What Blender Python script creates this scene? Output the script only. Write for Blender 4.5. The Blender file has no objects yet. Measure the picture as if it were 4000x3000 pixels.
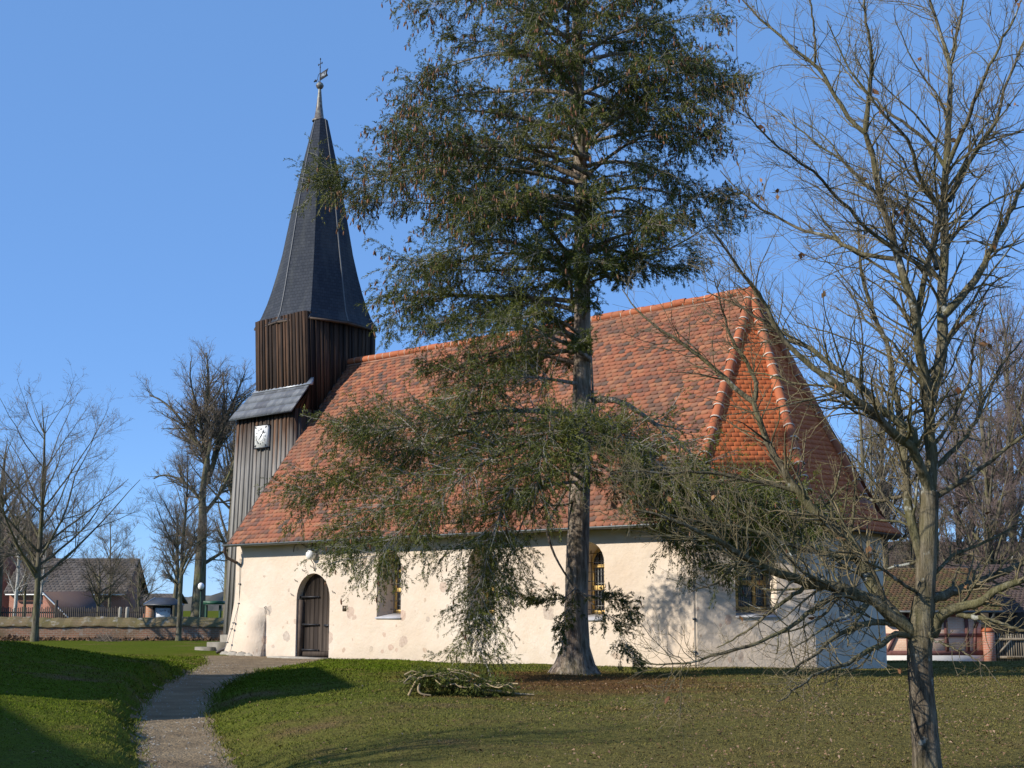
import bpy, math, random
import numpy as np
from mathutils import Vector
from mathutils.geometry import tessellate_polygon
RAD = math.radians
S = bpy.context.scene
COL = S.collection
# ------------------------------------------------------------------ camera
CAM = np.array([34.857, -28.558, 1.63]); YAW = RAD(42.427); TILT = RAD(9.151); FPX = 5370.0
FW = np.array([-math.sin(YAW), math.cos(YAW), 0.0]); RT = np.array([math.cos(YAW), math.sin(YAW), 0.0])
cd = bpy.data.cameras.new('camera'); cam = bpy.data.objects.new('camera', cd); COL.objects.link(cam)
cam.location = CAM; cam.rotation_euler = (math.pi/2 + TILT, 0, YAW)
cd.sensor_width = 36.0; cd.lens = FPX/4000*36; cd.clip_start = 0.1; cd.clip_end = 4000
S.camera = cam
# ------------------------------------------------------------------ light
SUN_AZ = RAD(203.0); SUN_EL = RAD(29.0)          # azimuth clockwise from north (+Y)
w = bpy.data.worlds.new('World'); S.world = w; w.use_nodes = True
nt = w.node_tree; bg = nt.nodes['Background']
sky = nt.nodes.new('ShaderNodeTexSky'); sky.sky_type = 'NISHITA'; sky.sun_disc = False
sky.sun_elevation = SUN_EL; sky.sun_rotation = SUN_AZ; sky.altitude = 50; sky.air_density = 0.6; sky.dust_density = 0.0; sky.ozone_density = 6.0
air = nt.nodes.new('ShaderNodeMix'); air.data_type = 'RGBA'; air.blend_type = 'ADD'; air.inputs[0].default_value = 1.0      # clear winter blue over the model sky
nt.links.new(sky.outputs[0], air.inputs[6]); air.inputs[7].default_value = (1.33, 2.90, 6.05, 1)
nt.links.new(air.outputs[2], bg.inputs['Color']); bg.inputs['Strength'].default_value = 0.075
ld = bpy.data.lights.new('sun', 'SUN'); ld.energy = 5.0; ld.angle = RAD(0.53); ld.color = (1.0, 0.93, 0.82)
sun = bpy.data.objects.new('sun', ld); COL.objects.link(sun)
sv = Vector((math.sin(SUN_AZ)*math.cos(SUN_EL), math.cos(SUN_AZ)*math.cos(SUN_EL), math.sin(SUN_EL)))
sun.rotation_euler = sv.to_track_quat('Z', 'Y').to_euler()
S.view_settings.view_transform = 'Standard'; S.view_settings.look = 'None'
S.view_settings.exposure = 0.2; S.view_settings.gamma = 1.0
# ------------------------------------------------------------------ small maths
FWD = FW*math.cos(TILT) + np.array([0, 0, math.sin(TILT)]); UPV = -FW*math.sin(TILT) + np.array([0, 0, math.cos(TILT)])
def ray(u, v): return FWD + RT*((u-2000)/FPX) + UPV*((1500-v)/FPX)
def pD(u, v, d):                                   # point of the place seen at photo pixel (u, v), d metres ahead
    r = ray(u, v); return CAM + r*(d/(r@FW))
def rd(r, d, z=0.0): p = CAM + RT*r + FW*d; return np.array([p[0], p[1], z])
def A(*a): return np.array(a, float)
def sst(x): x = np.clip(x, 0, 1); return x*x*(3-2*x)
# ------------------------------------------------------------------ mesh builder
class MB:
    def __init__(s): s.V = []; s.n = 0; s.F = []; s.at = []
    def add(s, V, Fs, at=0.5):
        V = np.asarray(V, float).reshape(-1, 3)
        if not isinstance(Fs, (list, tuple)): Fs = [Fs]
        if not isinstance(at, (list, tuple)): at = [at]*len(Fs)
        for f, a in zip(Fs, at):
            f = np.asarray(f, np.int64)
            if f.size == 0: continue
            s.F.append(f + s.n); s.at.append(np.broadcast_to(np.asarray(a, float), (len(f),)))
        s.V.append(V); s.n += len(V)
    def box(s, x0, x1, y0, y1, z0, z1, at=0.5, M=None, o=(0, 0, 0)):
        V = np.array([[x, y, z] for z in (z0, z1) for y in (y0, y1) for x in (x0, x1)], float)
        if M is not None: V = V@np.asarray(M, float)
        s.add(V + np.asarray(o, float), np.array([[0, 2, 3, 1], [4, 5, 7, 6], [0, 1, 5, 4], [2, 6, 7, 3], [0, 4, 6, 2], [1, 3, 7, 5]]), at)
    def hexa(s, V, at=0.5): s.add(V, np.array([[0, 3, 2, 1], [4, 5, 6, 7], [0, 1, 5, 4], [1, 2, 6, 5], [2, 3, 7, 6], [3, 0, 4, 7]]), at)
    def tubes(s, P, R, sides=4, at=0.5, cap=False):
        P = np.asarray(P, float); R = np.asarray(R, float)
        if P.ndim == 2: P = P[None]; R = R[None]
        n, k, _ = P.shape
        if n == 0: return
        T = np.gradient(P, axis=1); T /= np.linalg.norm(T, axis=2, keepdims=True) + 1e-9
        m = T.mean(axis=1); ref = np.where((np.abs(m[:, 2]) > 0.7*np.linalg.norm(m, axis=1))[:, None], A(1, 0.13, 0), A(0.1, 0.2, 1))[:, None, :]
        U = np.cross(T, ref); U /= np.linalg.norm(U, axis=2, keepdims=True) + 1e-9; W = np.cross(T, U)
        a = np.arange(sides)/sides*2*math.pi
        ring = U[:, :, None, :]*np.cos(a)[None, None, :, None] + W[:, :, None, :]*np.sin(a)[None, None, :, None]
        V = (P[:, :, None, :] + ring*R[:, :, None, None]).reshape(-1, 3)
        b = (np.arange(n)*k*sides)[:, None, None] + (np.arange(k-1)*sides)[None, :, None]
        j = np.arange(sides)[None, None, :]; j2 = (j+1) % sides
        f = np.stack(np.broadcast_arrays(b+j, b+j2, b+sides+j2, b+sides+j), -1).reshape(-1, 4)
        fa = np.repeat(np.broadcast_to(np.asarray(at, float), (n,)), (k-1)*sides)
        Fs = [f]; As = [fa]
        if cap:
            b0 = np.arange(n)*k*sides
            Fs.append(np.stack([b0 + (sides-1-i) for i in range(sides)], 1)); As.append(0.5)
            Fs.append(np.stack([b0 + (k-1)*sides + i for i in range(sides)], 1)); As.append(0.5)
        s.add(V, Fs, As)
    def build(s, name, mat, parent=None, smooth=False, org=None):
        V = np.concatenate(s.V) if s.V else np.zeros((0, 3))
        if org is None: org = ORG.get(parent.name, A(0, 0, 0)) if parent else A(0, 0, 0)
        me = bpy.data.meshes.new(name)
        me.vertices.add(len(V)); me.vertices.foreach_set('co', (V-org).astype(np.float32).ravel())
        tot = np.concatenate([np.full(len(f), f.shape[1]) for f in s.F]); lp = np.concatenate([f.ravel() for f in s.F])
        me.loops.add(len(lp)); me.loops.foreach_set('vertex_index', lp.astype(np.int32))
        me.polygons.add(len(tot)); me.polygons.foreach_set('loop_start', (np.cumsum(tot)-tot).astype(np.int32))
        me.update(calc_edges=True)
        at = me.attributes.new('v', 'FLOAT', 'FACE'); at.data.foreach_set('value', np.concatenate(s.at).astype(np.float32))
        if smooth: me.polygons.foreach_set('use_smooth', np.ones(len(tot), bool))
        me.materials.append(mat); me.validate()
        o = bpy.data.objects.new(name, me); COL.objects.link(o)
        if parent: o.parent = parent
        else: o.location = org
        ORG[o.name] = org
        return o
ORG = {}
def tag(o, label=None, cat=None, group=None, kind=None):
    if label: o['label'] = label
    if cat: o['category'] = cat
    if group: o['group'] = group
    if kind: o['kind'] = kind
    return o
def thing(name, label, cat, loc, group=None):
    o = bpy.data.objects.new(name, None); COL.objects.link(o); o.location = loc; o.empty_display_size = 0.3
    ORG[o.name] = np.asarray(loc, float); return tag(o, label, cat, group)
def copy_tree(o, label, loc, rz=0, sc=1.0, group=None):
    def rec(x, par):
        c = x.copy(); COL.objects.link(c)
        if par: c.parent = par
        for ch in list(x.children): rec(ch, c)
        return c
    c = rec(o, None); c.location = loc; c.rotation_euler = (0, 0, rz); c.scale = (sc, sc, sc); c['label'] = label
    if group: c['group'] = group
    return c
# ------------------------------------------------------------------ materials
class NT:
    def __init__(s, name, rough=0.85, spec=0.3):
        s.m = bpy.data.materials.new(name); s.m.use_nodes = True; s.t = s.m.node_tree
        s.b = s.t.nodes['Principled BSDF']; s.b.inputs['Roughness'].default_value = rough; s.b.inputs['Specular IOR Level'].default_value = spec
        s.tc = s.t.nodes.new('ShaderNodeTexCoord')
    def nd(s, t, **k):
        n = s.t.nodes.new(t)
        for a, b in k.items(): setattr(n, a, b)
        return n
    def put(s, sock, val):
        if isinstance(val, (int, float, tuple, list)): sock.default_value = (tuple(val)+(1,) if isinstance(val, (tuple, list)) and len(val) == 3 and sock.type == 'RGBA' else val)
        else: s.t.links.new(val, sock)
    def co(s, sc=(1, 1, 1)):
        if sc == (1, 1, 1): return s.tc.outputs['Object']
        m = s.nd('ShaderNodeMapping'); s.t.links.new(s.tc.outputs['Object'], m.inputs['Vector']); m.inputs['Scale'].default_value = sc; return m.outputs[0]
    def noise(s, scale, detail=4, sc=(1, 1, 1), rough=0.55, out=0, vec=None):
        n = s.nd('ShaderNodeTexNoise'); s.t.links.new(vec if vec is not None else s.co(sc), n.inputs['Vector'])
        n.inputs['Scale'].default_value = scale; n.inputs['Detail'].default_value = detail; n.inputs['Roughness'].default_value = rough; return n.outputs[out]
    def vor(s, scale, sc=(1, 1, 1), vec=None, feature='F1', dim='3D'):
        n = s.nd('ShaderNodeTexVoronoi', feature=feature); n.voronoi_dimensions = dim; s.t.links.new(vec if vec is not None else s.co(sc), n.inputs['Vector']); n.inputs['Scale'].default_value = scale; return n
    def ramp(s, fac, pts, interp='LINEAR'):
        r = s.nd('ShaderNodeValToRGB'); r.color_ramp.interpolation = interp; e = r.color_ramp.elements
        while len(e) < len(pts): e.new(0.5)
        for x, (p, c) in zip(e, pts): x.position = p; x.color = (c, c, c, 1) if isinstance(c, (int, float)) else (*c, 1)
        s.put(r.inputs[0], fac); return r.outputs[0]
    def mix(s, f, a, b, mode='MIX'):
        n = s.nd('ShaderNodeMix', data_type='RGBA', blend_type=mode); s.put(n.inputs[0], f); s.put(n.inputs[6], a); s.put(n.inputs[7], b); return n.outputs[2]
    def math(s, op, a, b=0.0):
        n = s.nd('ShaderNodeMath', operation=op); s.put(n.inputs[0], a); s.put(n.inputs[1], b); return n.outputs[0]
    def at(s, name='v'): return s.nd('ShaderNodeAttribute', attribute_name=name).outputs['Fac']
    def xyz(s): n = s.nd('ShaderNodeSeparateXYZ'); s.t.links.new(s.tc.outputs['Object'], n.inputs[0]); return n.outputs
    def bump(s, h, strength=0.3, dist=0.02):
        n = s.nd('ShaderNodeBump'); n.inputs['Strength'].default_value = strength; n.inputs['Distance'].default_value = dist; s.put(n.inputs['Height'], h); s.t.links.new(n.outputs[0], s.b.inputs['Normal'])
    def col(s, c): s.put(s.b.inputs['Base Color'], c); return s.m
def plain(name, c, rough=0.6, spec=0.3, metal=0.0, var=0.25, scale=6):
    n = NT(name, rough, spec); n.b.inputs['Metallic'].default_value = metal
    f = n.noise(scale, 5); return n.col(n.ramp(f, [(0.25, tuple(x*(1-var) for x in c)), (0.75, tuple(min(1, x*(1+var)) for x in c))]))
def m_plaster():
    n = NT('plaster', 0.92, 0.15)
    w0 = n.nd('ShaderNodeSeparateXYZ'); n.t.links.new(n.mix(0.16, n.co(), n.noise(1.6, 3, out=1)), w0.inputs[0]); wc = n.nd('ShaderNodeCombineXYZ'); n.put(wc.inputs[0], n.math('ADD', w0.outputs[0], w0.outputs[1])); n.put(wc.inputs[1], w0.outputs[2]); warp = wc.outputs[0]
    base = n.ramp(n.noise(0.5, 5), [(0.3, (0.60, 0.485, 0.375)), (0.55, (0.65, 0.55, 0.445)), (0.75, (0.68, 0.60, 0.515))])
    base = n.mix(n.math('MULTIPLY', n.ramp(n.noise(3.5, 6), [(0.4, 0), (0.8, 1)]), 0.35), base, (0.62, 0.50, 0.36))
    v = n.vor(1.45, vec=warp, dim='2D'); v2 = n.vor(2.6, vec=warp, dim='2D')
    stone = n.ramp(v.outputs['Color'], [(0.2, (0.50, 0.40, 0.29)), (0.38, (0.44, 0.27, 0.20)), (0.5, (0.42, 0.385, 0.31)), (0.62, (0.52, 0.33, 0.26)), (0.8, (0.36, 0.34, 0.31))])
    stone = n.mix(0.45, stone, n.ramp(n.noise(11, 5), [(0.3, (0.28, 0.2, 0.14)), (0.7, (0.7, 0.58, 0.45))]))
    sep = n.nd('ShaderNodeSeparateColor'); n.t.links.new(v.outputs['Color'], sep.inputs[0])
    sep2 = n.nd('ShaderNodeSeparateColor'); n.t.links.new(v2.outputs['Color'], sep2.inputs[0])
    zf = n.ramp(n.math('MULTIPLY', n.xyz()[2], 0.25), [(0.05, 0.95), (0.4, 0.5), (0.9, 0.2)])
    edge = n.math('MULTIPLY', n.noise(9, 4), 0.16)
    def mask(vv, sp, r0, k):
        rad = n.math('ADD', n.math('MULTIPLY', sp.outputs[1], r0), 0.0)
        inside = n.math('LESS_THAN', n.math('ADD', vv.outputs['Distance'], edge), n.math('ADD', rad, 0.06))
        return n.math('MULTIPLY', inside, n.math('LESS_THAN', sp.outputs[0], n.math('MULTIPLY', zf, k)))
    mk = n.math('MAXIMUM', mask(v, sep, 0.26, 0.9), mask(v2, sep2, 0.20, 0.8))
    c = n.mix(n.math('MULTIPLY', mk, 0.8), base, stone)
    low = n.ramp(n.math('ADD', n.xyz()[2], n.math('MULTIPLY', n.noise(2.2, 5), 0.8)), [(0.25, 1), (0.95, 0)])
    c = n.mix(n.math('MULTIPLY', low, 0.35), c, (0.40, 0.34, 0.26))
    hgt = n.math('ADD', n.math('ADD', n.noise(1.3, 4), n.math('MULTIPLY', n.noise(14, 6), 0.18)), n.math('MULTIPLY', mk, 0.1))
    n.bump(hgt, 0.55, 0.12)
    return n.col(c)
def m_tile(name, cols, rough=0.8, stain=0.5):
    n = NT(name, rough, 0.25); k = len(cols)
    c = n.ramp(n.at(), [(i/(k-1), x) for i, x in enumerate(cols)])
    c = n.mix(n.math('MULTIPLY', n.ramp(n.noise(0.55, 6), [(0.42, 0), (0.75, 1)]), stain), c, (0.15, 0.085, 0.055))
    c = n.mix(n.math('MULTIPLY', n.ramp(n.noise(9, 4), [(0.55, 0), (0.8, 1)]), stain*0.6), c, (0.19, 0.17, 0.09))
    n.bump(n.noise(25, 4), 0.3, 0.01)
    return n.col(c)
def m_wood(name, a, b, c2, grey=None, zlim=None):
    n = NT(name, 0.85, 0.2); v = n.at()
    f = n.math('ADD', n.math('MULTIPLY', n.noise(6, 6, sc=(2.5, 2.5, 0.14), rough=0.7), 0.75), n.math('MULTIPLY', v, 0.42))
    c = n.ramp(f, [(0.3, a), (0.55, b), (0.85, c2)])
    if grey:
        z = n.math('ADD', n.xyz()[2], n.math('ADD', n.math('MULTIPLY', n.noise(2, 4, sc=(3, 3, 0.3)), 1.4), n.math('MULTIPLY', v, 1.2)))
        g = n.ramp(f, [(0.3, tuple(x*0.30 for x in grey)), (0.55, tuple(x*0.75 for x in grey)), (0.85, tuple(x*1.25 for x in grey))])
        mr = n.nd('ShaderNodeMapRange'); n.put(mr.inputs[0], z); mr.inputs[1].default_value = zlim+0.9; mr.inputs[2].default_value = zlim+2.4; mr.inputs[3].default_value = 1; mr.inputs[4].default_value = 0
        c = n.mix(mr.outputs[0], c, g)
    n.bump(n.noise(10, 5, sc=(3, 3, 0.1)), 0.35, 0.01)
    return n.col(c)
def m_spire():
    n = NT('spire_slate', 0.85, 0.12); x, y, z = n.xyz()
    cb = n.nd('ShaderNodeCombineXYZ'); n.put(cb.inputs[0], n.math('ADD', x, y)); n.put(cb.inputs[1], z)
    br = n.nd('ShaderNodeTexBrick'); n.t.links.new(cb.outputs[0], br.inputs[0]); br.inputs['Scale'].default_value = 1.0
    br.inputs['Brick Width'].default_value = 0.19; br.inputs['Row Height'].default_value = 0.125; br.inputs['Mortar Size'].default_value = 0.006; br.inputs['Mortar Smooth'].default_value = 0.3
    br.inputs['Color1'].default_value = (.036, .042, .054, 1); br.inputs['Color2'].default_value = (.048, .054, .067, 1); br.inputs['Mortar'].default_value = (.020, .022, .028, 1)
    c = n.mix(n.math('MULTIPLY', n.ramp(n.noise(0.9, 6, sc=(2, 2, 0.4)), [(0.5, 0), (0.75, 1)]), 0.4), br.outputs['Color'], (.115, .12, .115))
    n.bump(n.math('ADD', br.outputs['Fac'], n.math('MULTIPLY', n.noise(9, 4), -0.6)), 0.5, -0.012); return n.col(c)
def m_slate():
    n = NT('slate', 0.42, 0.5)
    c = n.ramp(n.at(), [(0, (0.034, 0.039, 0.050)), (0.6, (0.048, 0.054, 0.067)), (1, (0.075, 0.08, 0.092))])
    c = n.mix(n.math('MULTIPLY', n.ramp(n.noise(0.9, 6, sc=(2, 2, 0.4)), [(0.5, 0), (0.75, 1)]), 0.35), c, (0.14, 0.15, 0.14))
    n.bump(n.noise(18, 4), 0.2, 0.01); return n.col(c)
def m_bark(name, a, b, lich=0.5, moss=0.4, vs=8.0):
    n = NT(name, 0.95, 0.1)
    f = n.noise(vs, 7, sc=(2.2, 2.2, 0.35), rough=0.7)
    c = n.ramp(f, [(0.36, tuple(x*0.32 for x in a)), (0.5, a), (0.66, b)])
    c = n.mix(n.math('MULTIPLY', n.ramp(n.noise(1.7, 5), [(0.42, 0), (0.68, 1)]), moss), c, (0.19, 0.19, 0.065))
    c = n.mix(n.math('MULTIPLY', n.ramp(n.noise(6.5, 4), [(0.62, 0), (0.68, 1)]), lich), c, (0.55, 0.56, 0.50))
    n.bump(f, 1.0, 0.05); return n.col(c)
def m_leafy(name, cols, trans=0.15, rough=0.65, noise=0.5, ns=1.2):
    n = NT(name, rough, 0.25); k = len(cols)
    f = n.math('ADD', n.math('MULTIPLY', n.at(), 1-noise*0.5), n.math('MULTIPLY', n.math('SUBTRACT', n.noise(ns, 3), 0.5), noise))
    c = n.ramp(f, [(i/(k-1), x) for i, x in enumerate(cols)])
    n.b.inputs['Subsurface Weight'].default_value = 0
    n.col(c)
    if trans:
        tr = n.nd('ShaderNodeBsdfTranslucent'); n.put(tr.inputs[0], c); mx = n.nd('ShaderNodeMixShader'); mx.inputs[0].default_value = trans
        n.t.links.new(n.b.outputs[0], mx.inputs[1]); n.t.links.new(tr.outputs[0], mx.inputs[2]); n.t.links.new(mx.outputs[0], n.t.nodes['Material Output'].inputs[0])
    return n.m
def m_brick(name, a, b, mortar, scale=1.0, dirt=0.4, rot=0.0, dirtc=(0.12, 0.11, 0.07)):
    n = NT(name, 0.9, 0.15)
    mp = n.nd('ShaderNodeMapping'); n.t.links.new(n.tc.outputs['Object'], mp.inputs[0]); mp.inputs['Rotation'].default_value = (0, 0, -rot)
    sp = n.nd('ShaderNodeSeparateXYZ'); n.t.links.new(mp.outputs[0], sp.inputs[0])
    cb = n.nd('ShaderNodeCombineXYZ'); n.put(cb.inputs[0], n.math('ADD', sp.outputs[0], sp.outputs[1])); n.put(cb.inputs[1], sp.outputs[2])
    br = n.nd('ShaderNodeTexBrick'); n.t.links.new(cb.outputs[0], br.inputs[0]); br.inputs['Scale'].default_value = scale
    br.inputs['Brick Width'].default_value = 0.26; br.inputs['Row Height'].default_value = 0.085; br.inputs['Mortar Size'].default_value = 0.012
    br.inputs['Color1'].default_value = (*a, 1); br.inputs['Color2'].default_value = (*b, 1); br.inputs['Mortar'].default_value = (*mortar, 1)
    c = n.mix(n.math('MULTIPLY', n.ramp(n.noise(0.8, 6), [(0.4, 0), (0.65, 1)]), dirt), br.outputs['Color'], dirtc)
    c = n.mix(n.math('MULTIPLY', n.ramp(n.noise(3.1, 5), [(0.56, 0), (0.7, 1)]), dirt*0.9), c, (0.36, 0.33, 0.29))
    n.bump(br.outputs['Fac'], 0.4, -0.01); return n.col(c)
def ground_cols(n):
    """one recipe for the lawn sheet and its blades: green, moss and dead needle patches by place"""
    big = n.noise(0.30, 4); mid = n.noise(1.3, 6, rough=0.65); x, y, z = n.xyz()
    def lin(kx, ky, k0): return n.math('ADD', n.math('ADD', n.math('MULTIPLY', x, kx), n.math('MULTIPLY', y, ky)), k0)
    cx, cy = 18.0, -8.6; kr, kd = 1/3.6, 1/6.8
    er = lin(RT[0]*kr, RT[1]*kr, -(RT[0]*cx+RT[1]*cy)*kr); ed = lin(FW[0]*kd, FW[1]*kd, -(FW[0]*cx+FW[1]*cy)*kd)
    dd = n.math('SQRT', n.math('ADD', n.math('MULTIPLY', er, er), n.math('MULTIPLY', ed, ed)))
    spr = n.ramp(n.math('ADD', dd, n.math('MULTIPLY', n.math('SUBTRACT', n.noise(0.7, 5), 0.5), 1.9)), [(0.35, 1), (0.95, 0)])
    g = n.ramp(n.math('ADD', n.math('MULTIPLY', big, 0.55), n.math('MULTIPLY', mid, 0.45)), [(0.34, (0.20, 0.135, 0.065)), (0.41, (0.15, 0.135, 0.036)), (0.46, (0.118, 0.148, 0.016)), (0.55, (0.095, 0.138, 0.011)), (0.68, (0.128, 0.162, 0.014))])
    east = n.ramp(n.math('ADD', n.math('MULTIPLY', n.math('ADD', x, n.math('MULTIPLY', y, 0.55)), 0.04), n.math('MULTIPLY', mid, 0.5)), [(0.50, 0), (0.95, 1)])
    g = n.mix(n.math('MULTIPLY', east, 0.75), g, (0.185, 0.14, 0.062))
    return n.mix(n.math('MULTIPLY', spr, 0.9), g, (0.15, 0.072, 0.034))
def m_ground():
    n = NT('lawn_earth', 1.0, 0.0); c = ground_cols(n)
    f = n.noise(16, 6, rough=0.75)
    c = n.mix(n.ramp(f, [(0.35, 0.75), (0.6, 0.0)]), c, (0.06, 0.048, 0.02))
    c = n.mix(n.math('MULTIPLY', n.ramp(n.noise(38, 3), [(0.6, 0), (0.75, 1)]), 0.4), c, (0.24, 0.18, 0.10))
    n.bump(n.math('ADD', n.noise(5, 6), n.math('MULTIPLY', f, 0.6)), 0.8, 0.07); return n.col(c)
def m_grass():
    n = NT('grass_blade', 1.0, 0.0); c = ground_cols(n)
    c = n.mix(n.ramp(n.at(), [(0.55, 0), (1, 0.35)]), c, (0.25, 0.20, 0.075))
    c = n.mix(n.ramp(n.at(), [(0.0, 0.5), (0.4, 0)]), c, (0.06, 0.11, 0.006)); return n.col(c)
def m_path():
    n = NT('sandy_path', 0.95, 0.1)
    c = n.ramp(n.noise(1.1, 6), [(0.3, (0.21, 0.15, 0.088)), (0.55, (0.28, 0.208, 0.125)), (0.75, (0.35, 0.265, 0.165))])
    c = n.mix(n.math('MULTIPLY', n.ramp(n.noise(22, 5), [(0.55, 0), (0.75, 1)]), 0.6), c, (0.085, 0.06, 0.038))
    c = n.mix(n.math('MULTIPLY', n.ramp(n.noise(60, 3), [(0.6, 0), (0.72, 1)]), 0.4), c, (0.38, 0.32, 0.25))
    n.bump(n.math('ADD', n.noise(4, 6, rough=0.65), n.math('MULTIPLY', n.noise(30, 5), 0.3)), 1.0, 0.16); return n.col(c)
# ------------------------------------------------------------------ terrain (r = metres right of the camera axis, d = metres ahead)
PC_D = A(-30, 0, 8, 14.6, 17, 19.8, 22.8, 26.5, 30, 33.5, 37, 40.0, 43.5, 46.5)
PC_R = A(6, 0.3, -1.5, -3.3, -3.96, -4.75, -5.5, -6.25, -6.8, -7.15, -7.3, -7.35, -7.6, -8.2)
PC_W = A(.6, .55, .52, .52, .54, .56, .58, .62, .68, .78, 1.0, 1.35, 1.9, 2.1)
def rel(r, d): return r - np.interp(d, PC_D, PC_R), np.interp(d, PC_D, PC_W)
def height(r, d, cut=True):
    r = np.asarray(r, float); d = np.asarray(d, float)
    s, hw = rel(r, d)
    base = np.interp(d, [0, 18, 30, 37], [-.12, -.10, -.06, 0.0])
    wob = 0.10*np.sin(d*1.9+1) + 0.07*np.sin(d*4.3) + .05*np.sin(d*8.1)
    hL = np.interp(d, [-30, 0, 8, 14, 20, 26, 30.5, 33, 35.5, 38, 41], [.3, .32, .38, .46, .58, .80, .92, .76, .42, .14, 0.0])
    hR = np.interp(d, [-30, 0, 10, 16, 22, 28, 33, 37, 40], [.25, .25, .27, .36, .37, .30, .20, .06, 0.0])
    sl = -s-hw-wob*.6; sr = s-hw-wob*.5
    L = hL*(.46*sst(sl/.45) + .54*sst(sl/4.2)); Rr = hR*(.38*sst(sr/.75) + .62*sst(sr/2.6))
    z = base + L + Rr
    far = sst((d-36)/8.0); z = z*(1-far) + 0.0*far
    z = z - 1.25*sst((d-40)/28)*sst((r-1)/10) - .10*sst((r-3)/6)*sst((d-30)/8)*(1-sst((d-40)/10))
    z = z + (.013*np.sin(r*4.1+2*np.sin(d*1.3))*np.sin(d*3.3+1.7*np.sin(r*1.1)) + .010*np.sin(d*5.3+r*.8+np.sin(r*2.1)))*sst((np.abs(s)-hw)/.5)*sst((48-d)/8)*sst((d+5)/10)
    z = z + .035*np.sin(r*.9+d*.5)*np.sin(d*.7-r*.3)*sst((np.abs(s)-1)/2)*sst((70-d)/10)
    if cut: z = z - 0.05*sst((hw+.02-np.abs(s))/.12)*(d < 46.8)*(d > -20)
    return z
def gz(p): q = np.asarray(p, float)[:2]-CAM[:2]; return float(height(q@RT[:2], q@FW[:2], False))
def gp(r, d): return rd(r, d, float(height(r, d, False)))
def axis_pts(lo, hi, step, far0, far1, g=1.28):
    a = list(np.arange(lo, hi+1e-6, step)); s = step; x = hi
    while x < far1: s *= g; x += s; a.append(x)
    s = step; x = lo; b = []
    while x > far0: s *= g; x -= s; b.append(x)
    return np.array(b[::-1]+a)
def grid_mesh(rs, ds, zf):
    Rg, Dg = np.meshgrid(rs, ds); Z = zf(Rg, Dg)
    P = CAM[None, None, :2] + Rg[..., None]*RT[:2] + Dg[..., None]*FW[:2]
    V = np.concatenate([P, Z[..., None]], -1).reshape(-1, 3); n = len(rs); m = len(ds)
    i = (np.arange(m-1)*n)[:, None] + np.arange(n-1)[None]
    return V, np.stack([i, i+1, i+n+1, i+n], -1).reshape(-1, 4)
M_ground = m_ground()
b = MB(); V, F = grid_mesh(axis_pts(-13, 14, .22, -900, 900), axis_pts(6, 46, .22, -300, 1500), height); b.add(V, F)
tag(b.build('ground', M_ground, smooth=True), kind='structure')
b = MB(); ds = np.arange(4, 47, .2); k = np.linspace(-1, 1, 11)
hw = np.interp(ds, PC_D, PC_W) + .06 + .05*np.sin(ds*3.1) + .04*np.sin(ds*7.7); rc = np.interp(ds, PC_D, PC_R)
Rg = rc[:, None] + k[None]*hw[:, None]; Dg = np.repeat(ds[:, None], 11, 1)
rng = np.random.default_rng(1)
Z = height(Rg, Dg, False) - .012 + .012*np.cos(k*2.2)[None]*-1 + rng.normal(0, .004, Rg.shape)
P = CAM[None, None, :2] + Rg[..., None]*RT[:2] + Dg[..., None]*FW[:2]
i = (np.arange(len(ds)-1)*11)[:, None] + np.arange(10)[None]
b.add(np.concatenate([P, Z[..., None]], -1).reshape(-1, 3), np.stack([i, i+1, i+12, i+11], -1).reshape(-1, 4))
M_path = m_path(); tag(b.build('path', M_path, smooth=True), kind='structure')
# ------------------------------------------------------------------ materials in use
M_plaster = m_plaster()
M_tile = m_tile('old_roof_tile', [(.085, .062, .052), (.17, .075, .052), (.255, .092, .052), (.30, .105, .055), (.33, .14, .075), (.20, .10, .068)], stain=.6)
M_tilen = m_tile('new_roof_tile', [(.44, .115, .04), (.49, .13, .042), (.53, .145, .048)], .7, .08)
M_ridge = m_tile('ridge_tile', [(.36, .105, .045), (.42, .13, .055), (.40, .12, .05), (.36, .125, .06), (.55, .45, .36)], .75, .2)
M_mortar = plain('mortar', (.62, .55, .46), .95)
M_slate = m_slate(); M_spire = m_spire(); M_lead = plain('lead_flashing', (.34, .36, .38), .4, .5, .4, .2, 8)
M_seam = plain('slate_seam', (.10, .105, .11), .5, .4, 0, .3, 9)
M_woodU = m_wood('tower_boards_upper', (.008, .006, .005), (.030, .019, .014), (.105, .058, .034))
M_woodL = m_wood('tower_boards_lower', (.012, .008, .006), (.05, .03, .02), (.16, .09, .055), (.27, .255, .235), 7.0)
M_door = m_wood('door_planks', (.018, .013, .011), (.05, .038, .03), (.11, .085, .066))
M_iron = plain('black_iron', (.03, .03, .034), .5, .5, .6, .3, 12)
M_zinc = plain('zinc', (.13, .14, .14), .45, .5, .6, .2, 5)
M_pipe = plain('brown_downpipe', (.07, .05, .045), .4, .4, 0, .3, 6)
M_yellow = plain('ochre_window_paint', (.70, .47, .17), .6, .3, 0, .12, 7)
M_glass = plain('dark_glass', (.012, .016, .022), .12, .6, 0, .5, 1.2)
M_lead2 = plain('leading', (.30, .31, .31), .5, .4, .2)
M_sill = plain('grey_sill', (.42, .42, .44), .6, .3, 0, .12, 5)
M_white = plain('white_enamel', (.82, .82, .80), .35, .4, 0, .05, 8)
M_black = plain('black_paint', (.012, .012, .014), .5, .3)
M_stone = plain('grey_stone', (.34, .31, .26), .95, .1, 0, .35, 4)
M_soffit = plain('soffit_timber', (.11, .085, .07), .9, .1, 0, .3, 5)
M_inside = plain('dark_interior', (.02, .018, .016), .95, .05)
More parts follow.
